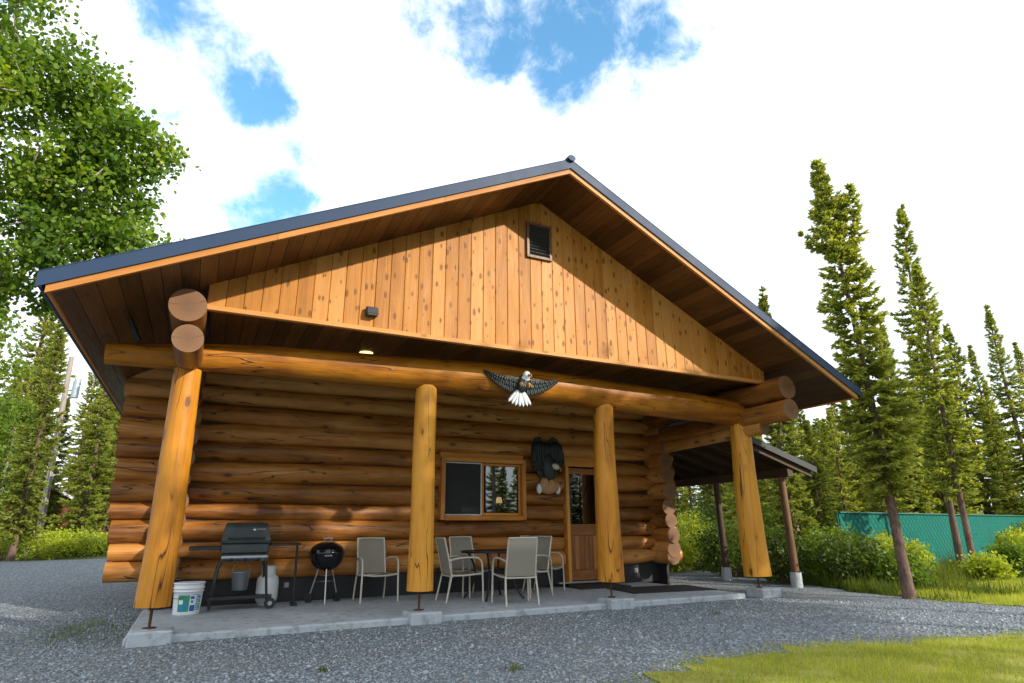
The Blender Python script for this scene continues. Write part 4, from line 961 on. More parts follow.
for a0 in (A(20), A(200)): 
    V = []; n = 10
    for i in range(n + 1):
        a = a0 + A(140) * i / n
        for r_, z in ((.098, .42), (.098, .555), (.103, .555), (.103, .42)): V.append((r_ * math.cos(a), r_ * math.sin(a), z))
    mb.add(V, [(4 * i + j, 4 * i + (j + 1) % 4, 4 * i + 4 + (j + 1) % 4, 4 * i + 4 + j) for i in range(n) for j in range(4)] + [(0, 1, 2, 3), (4 * n + 3, 4 * n + 2, 4 * n + 1, 4 * n)])
mb.build('collar', 'tank_white', pt_)
mb = MB(); tube(mb, [(0, 0, .44), (0, 0, .53)], .022, 10); tube(mb, [(0, 0, .53), (0, 0, .55)], .035, 8); mb.build('valve', 'rust', pt_)

# kettle grill
kg = thing('kettle_grill', 'round black kettle charcoal grill on three aluminium legs', 'barbecue', (2.215, 2.12, 0))
def arc(r, z, a0, a1, n=9, sz=1.0): return [(r * math.cos(a), z + r * sz * math.sin(a)) for a in np.linspace(a0, a1, n)]
mb = MB(); lathe(mb, [(.04, .46)] + arc(.262, .71, -1.35, -0.02, 10, .93) + [(.268, .712), (.268, .722)], n=36); mb.build('bowl', 'enamel_black', kg)
mb = MB(); lathe(mb, [(.268, .722), (.27, .732)] + [(.264 * math.cos(a), .735 + .165 * math.sin(a)) for a in np.linspace(0.05, 1.57, 9)], n=36); kl = mb.build('lid', 'enamel_black', kg)
mb = MB(); tube(mb, [(-.05, 0, .89), (-.05, 0, .94)], .006, 6); tube(mb, [(.05, 0, .89), (.05, 0, .94)], .006, 6); tube(mb, [(-.07, 0, .945), (.07, 0, .945)], .014, 8); mb.build('handle', 'grey_plastic', kl)
mb = MB(); lathe(mb, [(0, .006), (.045, .006), (.048, 0)], n=18); e_ = mb.build('vent', 'aluminium', kl); e_.location = (.10, -.06, .875); e_.rotation_euler = (.35, .5, 0)
mb = MB()
for k in range(5):                                        # pale lettering strokes on the bowl front, too small to read
    x = -.05 + k * .024; box(mb, (x, 0, 0), (.017, .003, .005), bev=.0005); box(mb, (x, 0, .012), (.017, .003, .004), bev=.0005); box(mb, (x - .007, 0, .006), (.004, .003, .014), bev=.0005)
e_ = mb.build('lettering', 'white_paint', kg); e_.location = (-.02, -.268, .69); e_.rotation_euler = (.1, 0, -.08)
for a in (A(-95), A(25), A(145)):
    c, s = math.cos(a), math.sin(a); mb = MB(); tube(mb, [(.12 * c, .12 * s, .49), (.245 * c, .245 * s, .0 if a < 0 else .07)], .0125, 9); mb.build('leg', 'aluminium', kg)
    if a > 0:
        mb = MB(); d = np.array([-s, c, 0]); tube(mb, [np.array([.25 * c, .25 * s, .07]) - d * .018, np.array([.25 * c, .25 * s, .07]) + d * .018], .07, 18); mb.build('wheel', 'black_metal', kg)
mb = MB(); R3 = [(.17 * math.cos(a), .17 * math.sin(a), .31) for a in (A(-95), A(25), A(145), A(-95))]; tube(mb, R3, .006, 6); mb.build('leg_brace', 'aluminium', kg)
mb = MB(); lathe(mb, [(0, .38), (.13, .40), (.135, .405)], n=24); mb.build('ash_pan', 'aluminium', kg)

mb = MB(); box(mb, (7.3, 2.12, 0.012), (1.1, 0.6, 0.024), bev=.006); tag(mb.build('doormat', 'mat_rubber'), 'dark rubber doormat on the slab right below the cabin door', 'mat')
mb = MB(); box(mb, (8.0, 1.15, 0.008), (1.7, 1.0, 0.015), rotz(-.12), bev=.006); tag(mb.build('doormat', 'mat_rubber'), 'large dark mat lying on the right end of the patio slab', 'mat')

# ------------------------------------------------------------------ trees
def spruce_mesh(seed, Hh, Rb, crown0=0.12, dens=1.0, prof=None, droop=0.35, lean=(0, 0), extra=None, r_trunk=None, sprig=1.0, fat=1.0):
    g = np.random.default_rng(seed)
    rt = r_trunk or (0.010 * Hh + 0.02)
    tp = np.linspace(0, 1, 16); wob = np.stack([lean[0] * tp ** 1.5 + .04 * np.sin(tp * 6 + seed) * tp, lean[1] * tp ** 1.5 + .04 * np.sin(tp * 5 + 2 * seed) * tp], -1)
    P = np.stack([wob[:, 0], wob[:, 1], tp * Hh], -1)
    mbt = MB(); tube(mbt, P, rt * (1 - tp) ** 0.8 + 0.006 + 0.25 * rt * np.exp(-tp * 30), 10, 0, 0, 0.03)
    BP = []; BD = []; BL = []; TS = []
    Vs = []; rn = []
    spec = [(P, crown0, 1.0, Rb)] + (extra or [])
    for (Q, c0, frac_top, RB) in spec:
        Ht = Q[-1, 2]; Hb = Q[0, 2]
        z = Hb + c0 * (Ht - Hb); ang = g.uniform(0, 6.28)
        while z < Ht - 0.03:
            f = (z - Hb) / (Ht - Hb); fc = (f - c0) / (1 - c0)
            pr = np.interp(fc, *(prof or ([0, .08, .25, .6, .9, 1], [.55, .9, 1, .62, .2, .05])))
            z_w = z
            nb = max(2, int(round(g.integers(4, 7) * dens)))
            for b in range(nb):
                z = max(Hb + .02, z_w + g.uniform(-.13, .13)); base = np.array([np.interp(z, Q[:, 2], Q[:, 0]), np.interp(z, Q[:, 2], Q[:, 1]), z])
                ang += 6.283 / nb + g.uniform(-.5, .5); L = (0.82 + .3 * math.sin(z * 3.1 + ang * 2)) * RB * pr * g.choice([g.uniform(.55, 1.05), g.uniform(.85, 1.2)])
                if L < 0.05: L = 0.05
                el0 = np.interp(fc, [0, .6, 1], [-.35 - droop, -.1 - droop * .3, .8]) + g.normal(0, .15)
                n = max(3, int(L / 0.065)); tt = np.linspace(0, 1, n + 1); el = el0 + (0.75 * tt ** 2)
                st = L / n; dx = np.cumsum(np.cos(el)) * st; dz = np.cumsum(np.sin(el)) * st
                pts = base + np.stack([np.cos(ang) * dx, np.sin(ang) * dx, dz], -1)
                if L > 0.25: tube(mbt, np.vstack([base, pts[::max(1, n // 3)]]), np.linspace(.012 * min(1, L), .003, len(pts[::max(1, n // 3)]) + 1), 4, 0, 0, caps=False)
                d = np.array([np.cos(ang), np.sin(ang), 0]); sd = np.array([-d[1], d[0], 0])
                for i in range(1, n + 1):
                    if tt[i] < .12 and L > .4: continue
                    ns = int(round(8 * sprig))
                    k = ns if i < n else ns + 3
                    s_ = g.uniform(-1, 1, k)[:, None]; up = g.uniform(-.55, .35, k)[:, None]
                    dr = d * g.uniform(.25, 1.0, k)[:, None] + sd * s_ * 1.1 + np.array([0, 0, 1]) * (up + np.sin(el[i]) * .5)
                    dr /= np.linalg.norm(dr, axis=1)[:, None]
                    ln = g.uniform(.08, .18, k)[:, None] * (0.75 + .4 * min(1, L)) * fat
                    nr = np.cross(dr, g.normal(0, 1, (k, 3))); nr /= np.linalg.norm(nr, axis=1)[:, None]
                    p0 = pts[i] + g.normal(0, .012, (k, 3)); wd = g.uniform(.022, .042, k)[:, None] * fat
                    quad = np.stack([p0 - nr * wd * .5, p0 + nr * wd * .5, p0 + dr * ln * .6 + nr * wd * .6, p0 + dr * ln, p0 + dr * ln * .6 - nr * wd * .6], 1)
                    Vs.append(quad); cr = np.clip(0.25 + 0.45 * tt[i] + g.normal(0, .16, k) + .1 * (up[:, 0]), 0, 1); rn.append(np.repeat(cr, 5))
            z = z_w + g.uniform(.07, .15) * (0.8 + 0.35 * Rb) / max(.5, dens ** .5)
    V = np.concatenate(Vs); N = len(V); F = np.arange(N * 5).reshape(N, 5)
    return mbt, V.reshape(-1, 3), F, np.concatenate(rn)
def spruce(seed, Hh, Rb, loc, label, mat='spruce_needles', group=None, **kw):
    mbt, V, F, rn = spruce_mesh(seed, Hh, Rb, **kw)
    root = thing('spruce_tree', label, 'tree', loc, 0, group)
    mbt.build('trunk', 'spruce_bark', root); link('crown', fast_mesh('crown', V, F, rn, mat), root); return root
# the tall near spruce with its forked top and one odd limb
def lead(p0, p1, n=8): return np.linspace(p0, p1, n)
x0, y0 = 11.0, -1.48
PROF1 = ([0, .10, .3, .45, .6, .75, .85, .93, 1], [.7, 1.25, 1.05, .85, .66, .52, .42, .34, .1])
spruce(11, 8.2, 0.52, (x0, y0, h1(x0, y0)), 'tallest spruce with a forked top and bare leaning trunk at the gravel edge', crown0=0.21, prof=PROF1, lean=(-0.14, 0.1), r_trunk=0.082, sprig=1.5, fat=.85, dens=1.3,
       extra=[(lead((-0.02, -.02, 6.3), (0.20, -.16, 7.55)), 0.05, 1, 0.26), (lead((-.05, .0, 6.25), (-.66, .32, 6.6), 6), 0.0, 1, 0.19), (lead((-.05, .0, 6.2), (-.55, .27, 6.38), 6), 0.0, 1, 0.16)])
spruce(12, 10.7, 0.72, (18.6, 1.75, h1(18.6, 1.75)), 'tall narrow spruce left of a pair of trunks by the green fence', crown0=0.22, prof=([0, .1, .3, .55, .75, .9, 1], [.6, 1, .95, .62, .42, .26, .06]), lean=(.30, -.30), r_trunk=.085, sprig=1.2, fat=.9)
spruce(13, 8.3, 0.7, (17.3, .75, h1(17.3, .75)), 'shorter spruce right of a pair of trunks by the green fence', crown0=0.24, lean=(0.5, .1), r_trunk=.075, sprig=1.1, fat=.9)
# prototypes for the stand beyond the fence
protoA = spruce(21, 10.6, 0.85, (31.2, 5.2, h1(31.2, 5.2)), 'slender spruce at the far right beyond the green fence', crown0=.08, group='spruces beyond the fence')
protoB = spruce(22, 7.0, 0.85, (16.1, 4.8, h1(16.1, 4.8)), 'bushy spruce whose top shows just over the right eave', crown0=.06, prof=([0, .1, .3, .6, .85, 1], [.7, 1, .92, .6, .28, .05]), group='spruces beyond the fence')
protoC = spruce(23, 6.2, 0.55, (23.2, 5.6, h1(23.2, 5.6)), 'thin spruce in the gap between the two tallest spruces', crown0=.1, mat='spruce_dark', group='spruces beyond the fence')
STAND = [  # x, y, height, proto
 (14.5, 4.9, 6.6, 1, 'spruce rising behind the lean-to roof corner'), (13.8, 2.9, 7.5, 2, 'thin spruce whose tip shows above the right roof slope'), (23.2, 5.3, 8.8, 0, 'pointed spruce just right of the tallest forked spruce'),
 (30.4, 6.6, 9.9, 1, 'bushy spruce first right of the paired trunks'), (33.1, 7.1, 9.5, 0, 'second pointed spruce right of the paired trunks'), (20.8, 5.0, 6.6, 1, 'shorter spruce left of the tallest forked spruce'),
 (26.0, 5.9, 8.1, 2, 'dark thin spruce between the two tallest tops'), (18.3, 4.6, 4.7, 1, 'small spruce above the left end of the green fence'), (40.4, 8.3, 10.9, 0, 'distant spruce top at the right edge'),
 (27.4, 6.2, 7.1, 1, 'low bushy spruce behind the paired trunks'), (32.8, 7.0, 6.8, 2, 'dark low spruce near the right edge'), (16.8, 4.4, 4.2, 2, 'small dark spruce right of the lean-to roof corner'), (21.5, 8.2, 6.0, 1, 'full spruce in the second row left of the forked spruce'), (29.9, 9.4, 10.0, 2, 'dark spruce in the second row behind the pointed one')]
PR = [protoA, protoB, protoC]; PH = [10.6, 7.0, 6.2]
for x, y, hh_, k, lab in STAND:
    s_ = hh_ / PH[k]; w_ = s_ * (1.0 if s_ < 1.15 else .85); dup(PR[k], (x, y, h1(x, y) - .05), rng.uniform(0, 6.28), lab, (w_, w_, s_))
g2 = np.random.default_rng(5)
cnt = 0
while cnt < 70:                                            # the dense stand behind
    d = g2.uniform(21, 46); a = math.atan2(.853, .428) - g2.uniform(0.16, 0.95); x, y = .3 + d * math.cos(a), -8.2 + d * math.sin(a)
    if x < 15.5 or y < 2.6 + (x - 15.2) * .17 + 1.6: continue
    lim_ = (.15 if a > .62 else .19 if a > .5 else .235)
    kk = int(g2.integers(0, 3)); s = min(g2.uniform(.8, 1.2), (1.06 + lim_ * d) / PH[kk]); r = dup(PR[kk], (x, y, h1(x, y) - .05), g2.uniform(0, 6.28), 'spruce deep in the dense stand behind the green fence', (s * 1.15, s * 1.15, s)); r['group'] = 'dense spruce stand behind the fence'; cnt += 1
# left side
ls = dup(PR[2], (-4.25, 14.3, h1(-4.25, 14.3) - .05), 1.0, 'dark spruce with bare lower trunk at the left edge of the yard', (1.0, 1.0, 1.12)); ls['group'] = 'spruces left of the cabin'
for x, y, s, k, lab in ((-3.57, 20.9, 1.0, 1, 'spruce between the pole and the cabin, in front of the far woods'), (-3.6, 24.5, .9, 1, 'spruce low behind the left roof corner'), (-5.4, 23.5, 1.0, 2, 'dark spruce directly behind the utility pole'), (-6.7, 22.0, 1.0, 1, 'spruce left of the pole among the birches'), (-3.35, 18.6, 1.02, 1, 'full spruce just right of the utility pole'), (-2.75, 19.9, 1.1, 2, 'dark spruce close beside the left wall, behind the full spruce'), (-2.6, 23, .95, 0, 'small spruce nearest the left corner of the cabin'), (-7.6, 25, 1.2, 2, 'dark spruce at far left behind the bright bushes'), (-6.6, 17.6, 1.0, 2, 'dark spruce nearest the left frame edge')):
    q = dup(PR[k], (x, y, h1(x, y) - .05), rng.uniform(0, 6.28), lab, (s, s, s)); q['group'] = 'spruces left of the cabin'
for i in range(34):
    x, y = g2.uniform(-17, -2), g2.uniform(26, 44); s = g2.uniform(1.0, 1.5); q = dup(PR[i % 3], (x, y, h1(x, y) - .05), g2.uniform(0, 6.28), 'spruce in the far woods left of the cabin', (s, s, s)); q['group'] = 'far spruces left of the cabin'

for i in range(30):
    q_, a_ = -16 + i * 1.25 + g2.uniform(-.5, .5), g2.uniform(-44, -37); p = np.array([.827, .56]) * q_ + np.array([-.56, .827]) * a_; s_ = g2.uniform(.95, 1.15)
    q = dup(PR[1 + i % 2], (p[0], p[1], h1(*p) - .05), g2.uniform(0, 6.28), 'spruce in the treeline across the yard, mirrored in the cabin windows', (s_ * 1.5, s_ * 1.5, s_)); q['group'] = 'treeline across the yard'

def leaf_cloud(g, C, spread, per, size, flat=0.7, up=0.5):
    """leaf quads round cluster centres C -> V,F,rnd"""
    N = len(C) * per; P = np.repeat(C, per, 0) + g.normal(0, 1, (N, 3)) * spread * np.array([1, 1, flat])
    d = g.normal(0, 1, (N, 3)); d[:, 2] -= .35; d /= np.linalg.norm(d, axis=1)[:, None]
    nrm = g.normal(0, .75, (N, 3)); nrm[:, 2] += up; s = np.cross(d, nrm); s /= np.linalg.norm(s, axis=1)[:, None] + 1e-9
    nn = np.cross(s, d); L = size * np.minimum(1.35, g.lognormal(0, .25, N))[:, None]; Wd = L * g.uniform(.36, .48, N)[:, None]
    V = np.stack([P, P + d * L * .3 + s * Wd + nn * L * .06, P + d * L * .68 + s * Wd * .8 + nn * L * .04, P + d * L, P + d * L * .68 - s * Wd * .8 + nn * L * .04, P + d * L * .3 - s * Wd + nn * L * .06], 1)
    tone = np.repeat(g.normal(0, .17, len(C)), per)
    r = np.clip(.48 + tone + g.normal(0, .17, N), 0, 1)
    return V.reshape(-1, 3), np.arange(N * 6).reshape(N, 6), np.repeat(r, 6)
def leafy_tree(name, seed, loc, label, cat, trunk, centres, spread, per, size, leaf, r0=.12, barkm='aspen_bark', group=None, twig=.012):
    g = np.random.default_rng(seed); root = thing(name, label, cat, loc, 0, group); C = np.array(centres)
    mbt = MB(); P = np.array(trunk); tp = np.linspace(0, 1, len(P)); tube(mbt, P, r0 * (1 - tp) ** .8 + .02 * r0 / .12, 10, 0, 0, .04)
    # limbs: clusters reached through shared forks
    order = np.argsort(np.linalg.norm(C - P[len(P) // 2], axis=1)); nodes = [p for p in P[len(P) // 4:]]; rad = [r0 * (1 - t_) ** .8 for t_ in tp[len(P) // 4:]]
    for ci in order:
        c = C[ci]; nd = np.array(nodes); dd = np.linalg.norm(nd - c, axis=1) + .35 * np.maximum(0, nd[:, 2] - c[2] + .1); k = int(np.argmin(dd)); p = nd[k]
        L = np.linalg.norm(c - p); mid = (p + c) / 2 + np.array([0, 0, -.10 * L]) + g.normal(0, .05 * L, 3); Q = bezier(p, mid, c, 5)
        ra = max(twig * .5, min(rad[k] * .7, twig + .016 * L)); tube(mbt, Q, np.linspace(ra, twig * .35, 5), 5, 0, 0, caps=False)
        nodes += [Q[2], Q[3], Q[4]]; rad += [ra * .7, ra * .55, ra * .4]
    mbt.build('trunk', barkm, root)
    V, F, r = leaf_cloud(g, C, spread, per, size); link('crown', fast_mesh('crown', V, F, r, leaf), root); return root
def ellipsoid_pts(g, n, c, s, shell=.5):
    d = g.normal(0, 1, (n, 3)); d /= np.linalg.norm(d, axis=1)[:, None]; r = g.random(n) ** (1 / 3.0) * (1 - shell) + shell * g.uniform(.6, 1, n)
    return np.array(c) + d * r[:, None] * np.array(s)
# big aspen over the left eave
g = np.random.default_rng(77)
A0 = np.array([-5.3, 3.2, 0.0]); cen = []
for c, s, n in (((1.9, -.6, 7.2), (1.8, 1.5, 1.3), 110), ((3.2, -.5, 6.5), (1.2, 1.0, .6), 50), ((2.6, -.1, 5.3), (1.8, 1.2, .8), 90), ((4.2, -.7, 5.5), (.6, .5, .45), 18), ((3.75, -.8, 7.3), (.8, .6, .55), 34), ((3.0, -.9, 8.0), (.8, .6, .5), 24), ((1.3, -1.2, 8.9), (1.7, 1.4, 1.0), 46), ((-.6, 0, 6.6), (1.6, 1.6, 2.0), 50), ((1.2, -.3, 5.0), (1.3, 1.0, .7), 34), ((0, 0, 9.0), (2, 2, 1.2), 30)):
    cen.append(ellipsoid_pts(g, n, c, s))
cen = np.concatenate(cen)
leafy_tree('aspen_tree', 31, (A0[0], A0[1], h1(*A0[:2]) ), 'large aspen in full leaf spreading above the left eave', 'tree', [(0, 0, 0), (.1, 0, 2), (.25, -.1, 3.6), (.5, -.2, 5.2), (.8, -.3, 6.8), (1.0, -.3, 8.6)], cen, .165, 105, .076, 'aspen_leaf', r0=.17, twig=.03)
# pale birches further left
for i, (x, y, hh, lab) in enumerate(((-4.9, 9.6, 6.6, 'pale green birch behind the aspen at the left edge'), (-6.2, 12.5, 6.8, 'yellow green birch over the bright bushes at far left'), (-3.6, 29, 6.0, 'bright birch seen in the gap beside the left wall'), (-5.6, 17.5, 5.4, 'birch with bright leaves behind the left spruce trunk'))):
    C = ellipsoid_pts(np.random.default_rng(50 + i), 150, (0, 0, hh * .62), (hh * .17, hh * .17, hh * .37))
    leafy_tree('birch_tree', 60 + i, (x, y, h1(x, y)), lab, 'tree', [(0, 0, 0), (.05, 0, hh * .4), (0, .05, hh * .9)], C, .17, 34, .085, 'birch_leaf', r0=.07)
# birches standing behind the photographer: their crowns throw the dappled shade
nq = np.array([.827, .56]); aq = np.array([-.56, .827])
g = np.random.default_rng(9)
for i, (q, a) in enumerate(( (-0.6, -15.8), (1.4, -14.8), (3.3, -16.0), (5.0, -15.0), (6.6, -15.8))):
    p = nq * q + aq * a; n = 42 if q > -2 else 20; th = g.uniform(0, 6.28, n); rr = 1.6 * np.sqrt(g.random(n)); zz = 4.9 + (3.7 if q < 3 else 3.1) * g.random(n)
    C = np.stack([rr * np.cos(th), rr * np.sin(th), zz], -1); C = np.repeat(C, 6, 0) + g.normal(0, .22, (n * 6, 3))
    leafy_tree('birch_tree', 90 + i, (p[0], p[1], h1(*p) ), 'birch beyond the lawn outside the view, shading the yard', 'tree', [(0, 0, 0), (.1, 0, 2.4), (0, .1, 6), (0, 0, 8.6)], C, .22, 60, .125, 'birch_leaf', r0=.1, group='birches shading the yard')

# shrubs
def shrub(seed, x, y, hh, ww, label, leaf='bush_leaf', n=60, per=26, size=.055, flowers=0):
    g = np.random.default_rng(seed); C = ellipsoid_pts(g, n, (0, 0, hh * .52), (ww, ww, hh * .5), .35); C[:, 2] = np.maximum(C[:, 2], .06)
    root = thing('shrub', label, 'bush', (x, y, h1(x, y)), 0, 'leafy shrubs'); mbt = MB()
    for c in C[::2]:
        p = np.array([g.normal(0, .12), g.normal(0, .12), 0]); tube(mbt, bezier(p, (p + c) / 2 + [0, 0, .1], c, 4), np.linspace(.010, .003, 4), 4, 0, 0, caps=False)
    mbt.build('stems', 'spruce_bark', root); V, F, r = leaf_cloud(g, C, .10 + .05 * ww, per, size, .8); link('foliage', fast_mesh('foliage', V, F, r, leaf), root)
    if flowers:
        P = C[g.integers(0, len(C), flowers)] + g.normal(0, .08, (flowers, 3)); P[:, 1] -= ww * .4
        V, F, r = leaf_cloud(g, P, .03, 7, .035); link('blossom', fast_mesh('blossom', V, F, r, 'flower'), root)
    return root
SH = [(14.0, .9, .8, .3, 'slim sapling with light leaves left of the leaning trunk', 'bright_bush', 0), (11.75, 1.55, 1.05, .55, 'leafy shrub with pink blossom between the lean-to posts', 'bush_leaf', 10), (12.3, .45, 1.0, .65, 'dark green shrub just right of the front lean-to post', 'bush_leaf', 4), (12.6, -.4, .55, .45, 'rounded shrub left of the leaning spruce trunk', 'birch_leaf', 0),
      (12.0, 3.4, 1.2, .7, 'shrub behind the rear lean-to post', 'bush_leaf', 0), (13.4, 1.7, 1.1, .6, 'tall shrub in front of the fence end', 'birch_leaf', 0), (14.3, .4, .75, .3, 'light green sapling against the green fence', 'bright_bush', 0), (11.9, 5.4, .9, .7, 'low shrub beyond the log ends under the lean-to', 'bright_bush', 0),
      (13.6, 3.6, 1.6, .9, 'tall bright shrub seen under the lean-to roof', 'birch_leaf', 0), (13.2, 6.2, 1.5, .9, 'yellow green shrub beside the white tarp', 'bright_bush', 0), (15.8, -.3, .45, .35, 'small yellow green bush at the foot of the fence', 'bright_bush', 0), (15.6, 1.3, .5, .4, 'small bush below the paired spruce trunks', 'birch_leaf', 0), (19.5, .1, .8, .5, 'bright bush at the right edge before the fence', 'bright_bush', 0),
      (17.2, -.1, .7, .28, 'spindly sapling right of the paired trunks', 'birch_leaf', 0), (18.6, .35, .95, .4, 'loose sapling against the fence near the right edge', 'bright_bush', 0), (20.6, 1.2, 1.0, .45, 'ragged bush under the fence top at right', 'birch_leaf', 0), (22.5, 1.8, 1.15, .5, 'ragged bush at the right frame edge', 'bush_leaf', 0), (14.9, 1.3, .9, .3, 'thin leafy sapling at the left end of the fence', 'bright_bush', 0),
      (15.0, 7.2, 1.9, 1.0, 'large dim shrub deep under the lean-to opening', 'bush_leaf', 0), (16.4, 5.0, 1.6, .9, 'tall shrub behind the front lean-to post', 'birch_leaf', 0)]
for i, (x, y, hh, ww, lab, lf, fl) in enumerate(SH): shrub(200 + i, x, y, hh, ww, lab, lf, int(70 + 60 * ww), 30, .06, fl)
for i, (x, y, hh, ww, lab) in enumerate(((-3.75, 15.4, .75, .85, 'bright yellow green bush just right of the left spruce trunk'), (-3.0, 15.9, .7, .8, 'bright bush in front of the pole foot'), (-2.45, 16.6, .5, .5, 'small bright bush nearest the cabin corner'), (-4.8, 15.2, .8, .8, 'bright bush at the left frame edge'), (-5.6, 16.4, .9, .9, 'bright bush behind the left frame edge bushes'))):
    shrub(300 + i, x, y, hh, ww, lab, 'bright_bush', 70, 30, .06)
# far undergrowth: one unbroken mass each side
def undergrowth(name, X, Y, hs, label, mat, per=9, size=.075):
    g = np.random.default_rng(len(X)); C = np.stack([X, Y, H(X, Y) + hs * g.uniform(.1, 1, len(X))], -1)
    V, F, r = leaf_cloud(g, C, .14, per, size, .8); tag(link(name, fast_mesh(name, V, F, r, mat)), label, 'undergrowth', kind='stuff')
g = np.random.default_rng(3)
d = g.uniform(13, 32, 5200); a = math.atan2(.853, .428) - g.uniform(.08, .62, 5200); X = .3 + d * np.cos(a); Y = -8.2 + d * np.sin(a); ok = (X > gravel_right(Y) + .9) & (Y > 4.0); undergrowth('undergrowth', X[ok], Y[ok], 1.3, 'leafy green undergrowth of the wood behind the lean-to', 'birch_leaf')
X = g.uniform(-20, -1.5, 2600); Y = g.uniform(22.8, 36, 2600); undergrowth('undergrowth', X, Y, 1.5, 'bright leafy undergrowth of the wood left of the cabin', 'birch_leaf')
# weeds along the gravel edge and in front of the fence
N = 26000; Y = g.uniform(-2.2, 5.5, N); X = gravel_right(Y) + np.abs(g.normal(0, 1, N)) * 1.1 + .05 + .0 * Y; ok = ~((Y < -.9) & (X < 12.5) & (Y > -5) & (X > 11.2) & (g.random(N) < .93)); blades('weeds', X[ok], Y[ok], .15, .010, 'weed', 'tall rough grass and weeds along the gravel edge', .45, .45)
N = 26000; X = g.uniform(12.5, 24, N); Y = (X - 12.5) * .12 - .55 + np.abs(g.normal(0, 1, N)) * 1.0; blades('weeds', X, Y, .16, .012, 'weed', 'tall yellow green grass in front of the green fence', .5, .4)
N = 900; X = g.normal(-.75, .28, N); Y = g.normal(1.2, .5, N); blades('weeds', X, Y, .035, .006, 'weed', 'sparse weeds in the gravel left of the patio', .5, .7)

g = np.random.default_rng(21); N = 1500; X = g.uniform(-3.5, 10.5, N); Y = g.uniform(-5.5, 2.2, N); onslab = (X > -.2) & (X < 8.7) & (Y > -.1) & (Y < 2.5); keep = ~onslab | (g.random(N) < .35); X, Y, onslab = X[keep], Y[keep], onslab[keep]
C = np.stack([X, Y, np.where(onslab, .004, H(X, Y) + .014)], -1); V, F, r = leaf_cloud(g, C, .001, 1, .024); V[:, 2] = np.repeat(C[:, 2], 6) + (V[:, 2] - np.repeat(C[:, 2], 6)) * .15
tag(link('leaf_litter', fast_mesh('leaf_litter', V, F, r, 'litter')), 'dry leaf scraps and bark bits blown over the gravel and the patio', 'leaf litter', kind='stuff')
for x_, y_ in ((1.45, -2.35), (2.9, -3.1), (-1.6, -.2), (6.9, -1.3), (3.2, -4.0), (-2.4, 1.8)):
    X = g.normal(x_, .045, 40); Y = g.normal(y_, .045, 40); b_ = blades('weed_tuft', X, Y, .045, .008, 'weed', 'small green weed tuft pushing through the gravel', .4, .9); del b_['kind']; b_['category'] = 'weed'; b_['group'] = 'weed tufts in the gravel'; b_.name = 'weed_tuft'

# ------------------------------------------------------------------ fence, pole and far things
fn = thing('green_fence', 'green slatted chain link fence beyond the paired spruces', 'fence')
fa = np.array([15.2, 2.6]); fb = np.array([33.5, 5.7]); nP = 8
mb = MB(); du = (fb - fa) / np.linalg.norm(fb - fa); Lf = np.linalg.norm(fb - fa); nn_ = np.array([-du[1], du[0]])
for k in range(nP - 1):
    p0 = fa + du * Lf * k / (nP - 1); p1 = fa + du * Lf * (k + 1) / (nP - 1); g0, g1 = h1(*p0), h1(*p1); th = .02; V = []; L = []
    for off in (0, th):
        for (p, gz, s_) in ((p0, g0, Lf * k / (nP - 1)), (p1, g1, Lf * (k + 1) / (nP - 1))):
            for z in (gz + .04, 1.40): q = p + nn_ * off; V.append((q[0], q[1], z)); L.append((s_, off, z))
    mb.add(V, [(0, 2, 3, 1), (4, 5, 7, 6), (1, 3, 7, 5), (0, 4, 6, 2), (0, 1, 5, 4), (2, 6, 7, 3)], L)
mb.build('mesh_panel', 'fence_weave', fn)
for k in range(nP):
    p = fa + du * Lf * k / (nP - 1) + nn_ * .06; mb = MB(); tube(mb, seg((p[0], p[1], h1(*p) - .2), (p[0], p[1], 1.42)), .035, 10); mb.build('post', 'fence_green', fn)
mb = MB(); p0, p1 = fa - nn_ * .03, fb - nn_ * .03; tube(mb, seg((*p0, 1.41), (*p1, 1.41)), .022, 8); mb.build('top_rail', 'fence_green', fn)

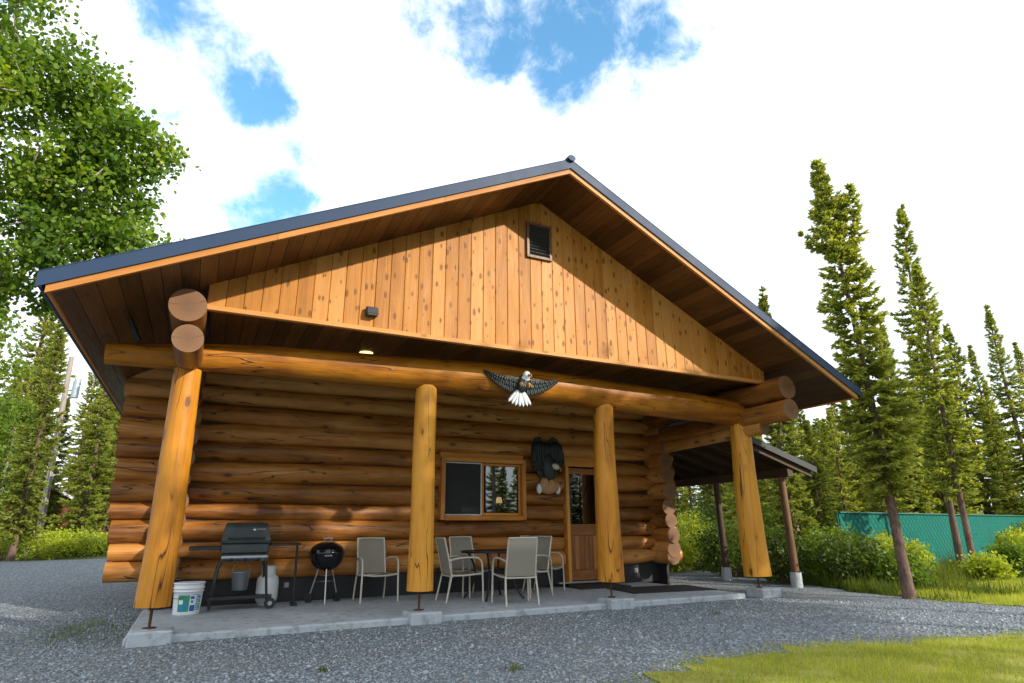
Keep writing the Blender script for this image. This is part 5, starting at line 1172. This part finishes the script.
px_, py_ = -4.79, 20.3; gz = h1(px_, py_)
up_ = thing('utility_pole', 'leaning weathered utility pole between the left spruces', 'pole', (px_, py_, gz))
mb = MB(); tube(mb, np.linspace((0, 0, -.2), (-.18, 0, 7.25), 12), np.linspace(.125, .085, 12), 14, 0, 0, .01); mb.build('pole', 'pole_wood', up_)
mb = MB(); tube(mb, [(.2, -.15, 5.6), (.2, -.15, 6.25)], .13, 16); tube(mb, [(.2, -.15, 6.25), (.2, -.15, 6.31)], .10, 16); tube(mb, [(-.15, 0, 5.9), (.2, -.15, 5.9)], .03, 8); mb.build('transformer', 'insulator', up_)
for q in (-.05, .12):
    mb = MB(); lathe(mb, [(.035, 0), (.05, .03), (.02, .05), (.045, .08), (.02, .11), (0, .13)], (.2 + q, -.15, 6.31), 12); mb.build('insulator', 'insulator', up_)
mb = MB(); tube(mb, [(0.03, -.17, 0.1), (-.08, -.14, 4.6)], .03, 8); mb.build('conduit', 'galvanised', up_)
sh_ = thing('shed', 'small red brown wooden shed with pale roof among the left trees', 'shed', (-5.9, 25, h1(-5.9, 25)))
mb = MB(); box(mb, (0, 0, .9), (2.6, 2.0, 1.8), grain=0)
prism(mb, [(-1.3, 1.8), (1.3, 1.8), (0, 2.5)], -1.0, 1.0); mb.build('wall', 'shed_red', sh_)
mb = MB(); box(mb, (-.72, 0, 2.2), (1.75, 2.4, .06), roty(-.494)); box(mb, (.72, 0, 2.2), (1.75, 2.4, .06), roty(.494)); mb.build('roof', 'tarp', sh_)
mb = MB(); box(mb, (0.2, -1.02, .75), (.8, .05, 1.4)); mb.build('door', 'dark_wood', sh_)
tp_ = thing('tarp_bundle', 'pale tarp covered bundle in the undergrowth behind the lean-to', 'tarp', (16.6, 9.6, h1(16.6, 9.6)))
g = np.random.default_rng(8); bm = bmesh.new(); bmesh.ops.create_icosphere(bm, subdivisions=4, radius=1.0)
for v in bm.verts:
    c = v.co; k = 1 + .06 * math.sin(c.x * 9 + c.z * 5) + .05 * math.sin(c.y * 11 - c.x * 4); c.x = math.copysign(abs(c.x) ** .6, c.x) * .62 * k; c.y = math.copysign(abs(c.y) ** .6, c.y) * .5 * k; c.z = max(-.2, math.copysign(abs(c.z) ** .7, c.z)) * .5 * k + .12
me = bpy.data.meshes.new('cover'); bm.to_mesh(me); bm.free(); me.materials.append(MATS['tarp']); link('cover', me, tp_)
mb = MB(); tube(mb, bezier((.1, -.55, .1), (.7, -.5, .15), (1.15, -.45, .5), 8), .03, 8); mb.build('strap', 'teal_hose', tp_)

scene.render.resolution_x = 1024; scene.render.resolution_y = 683
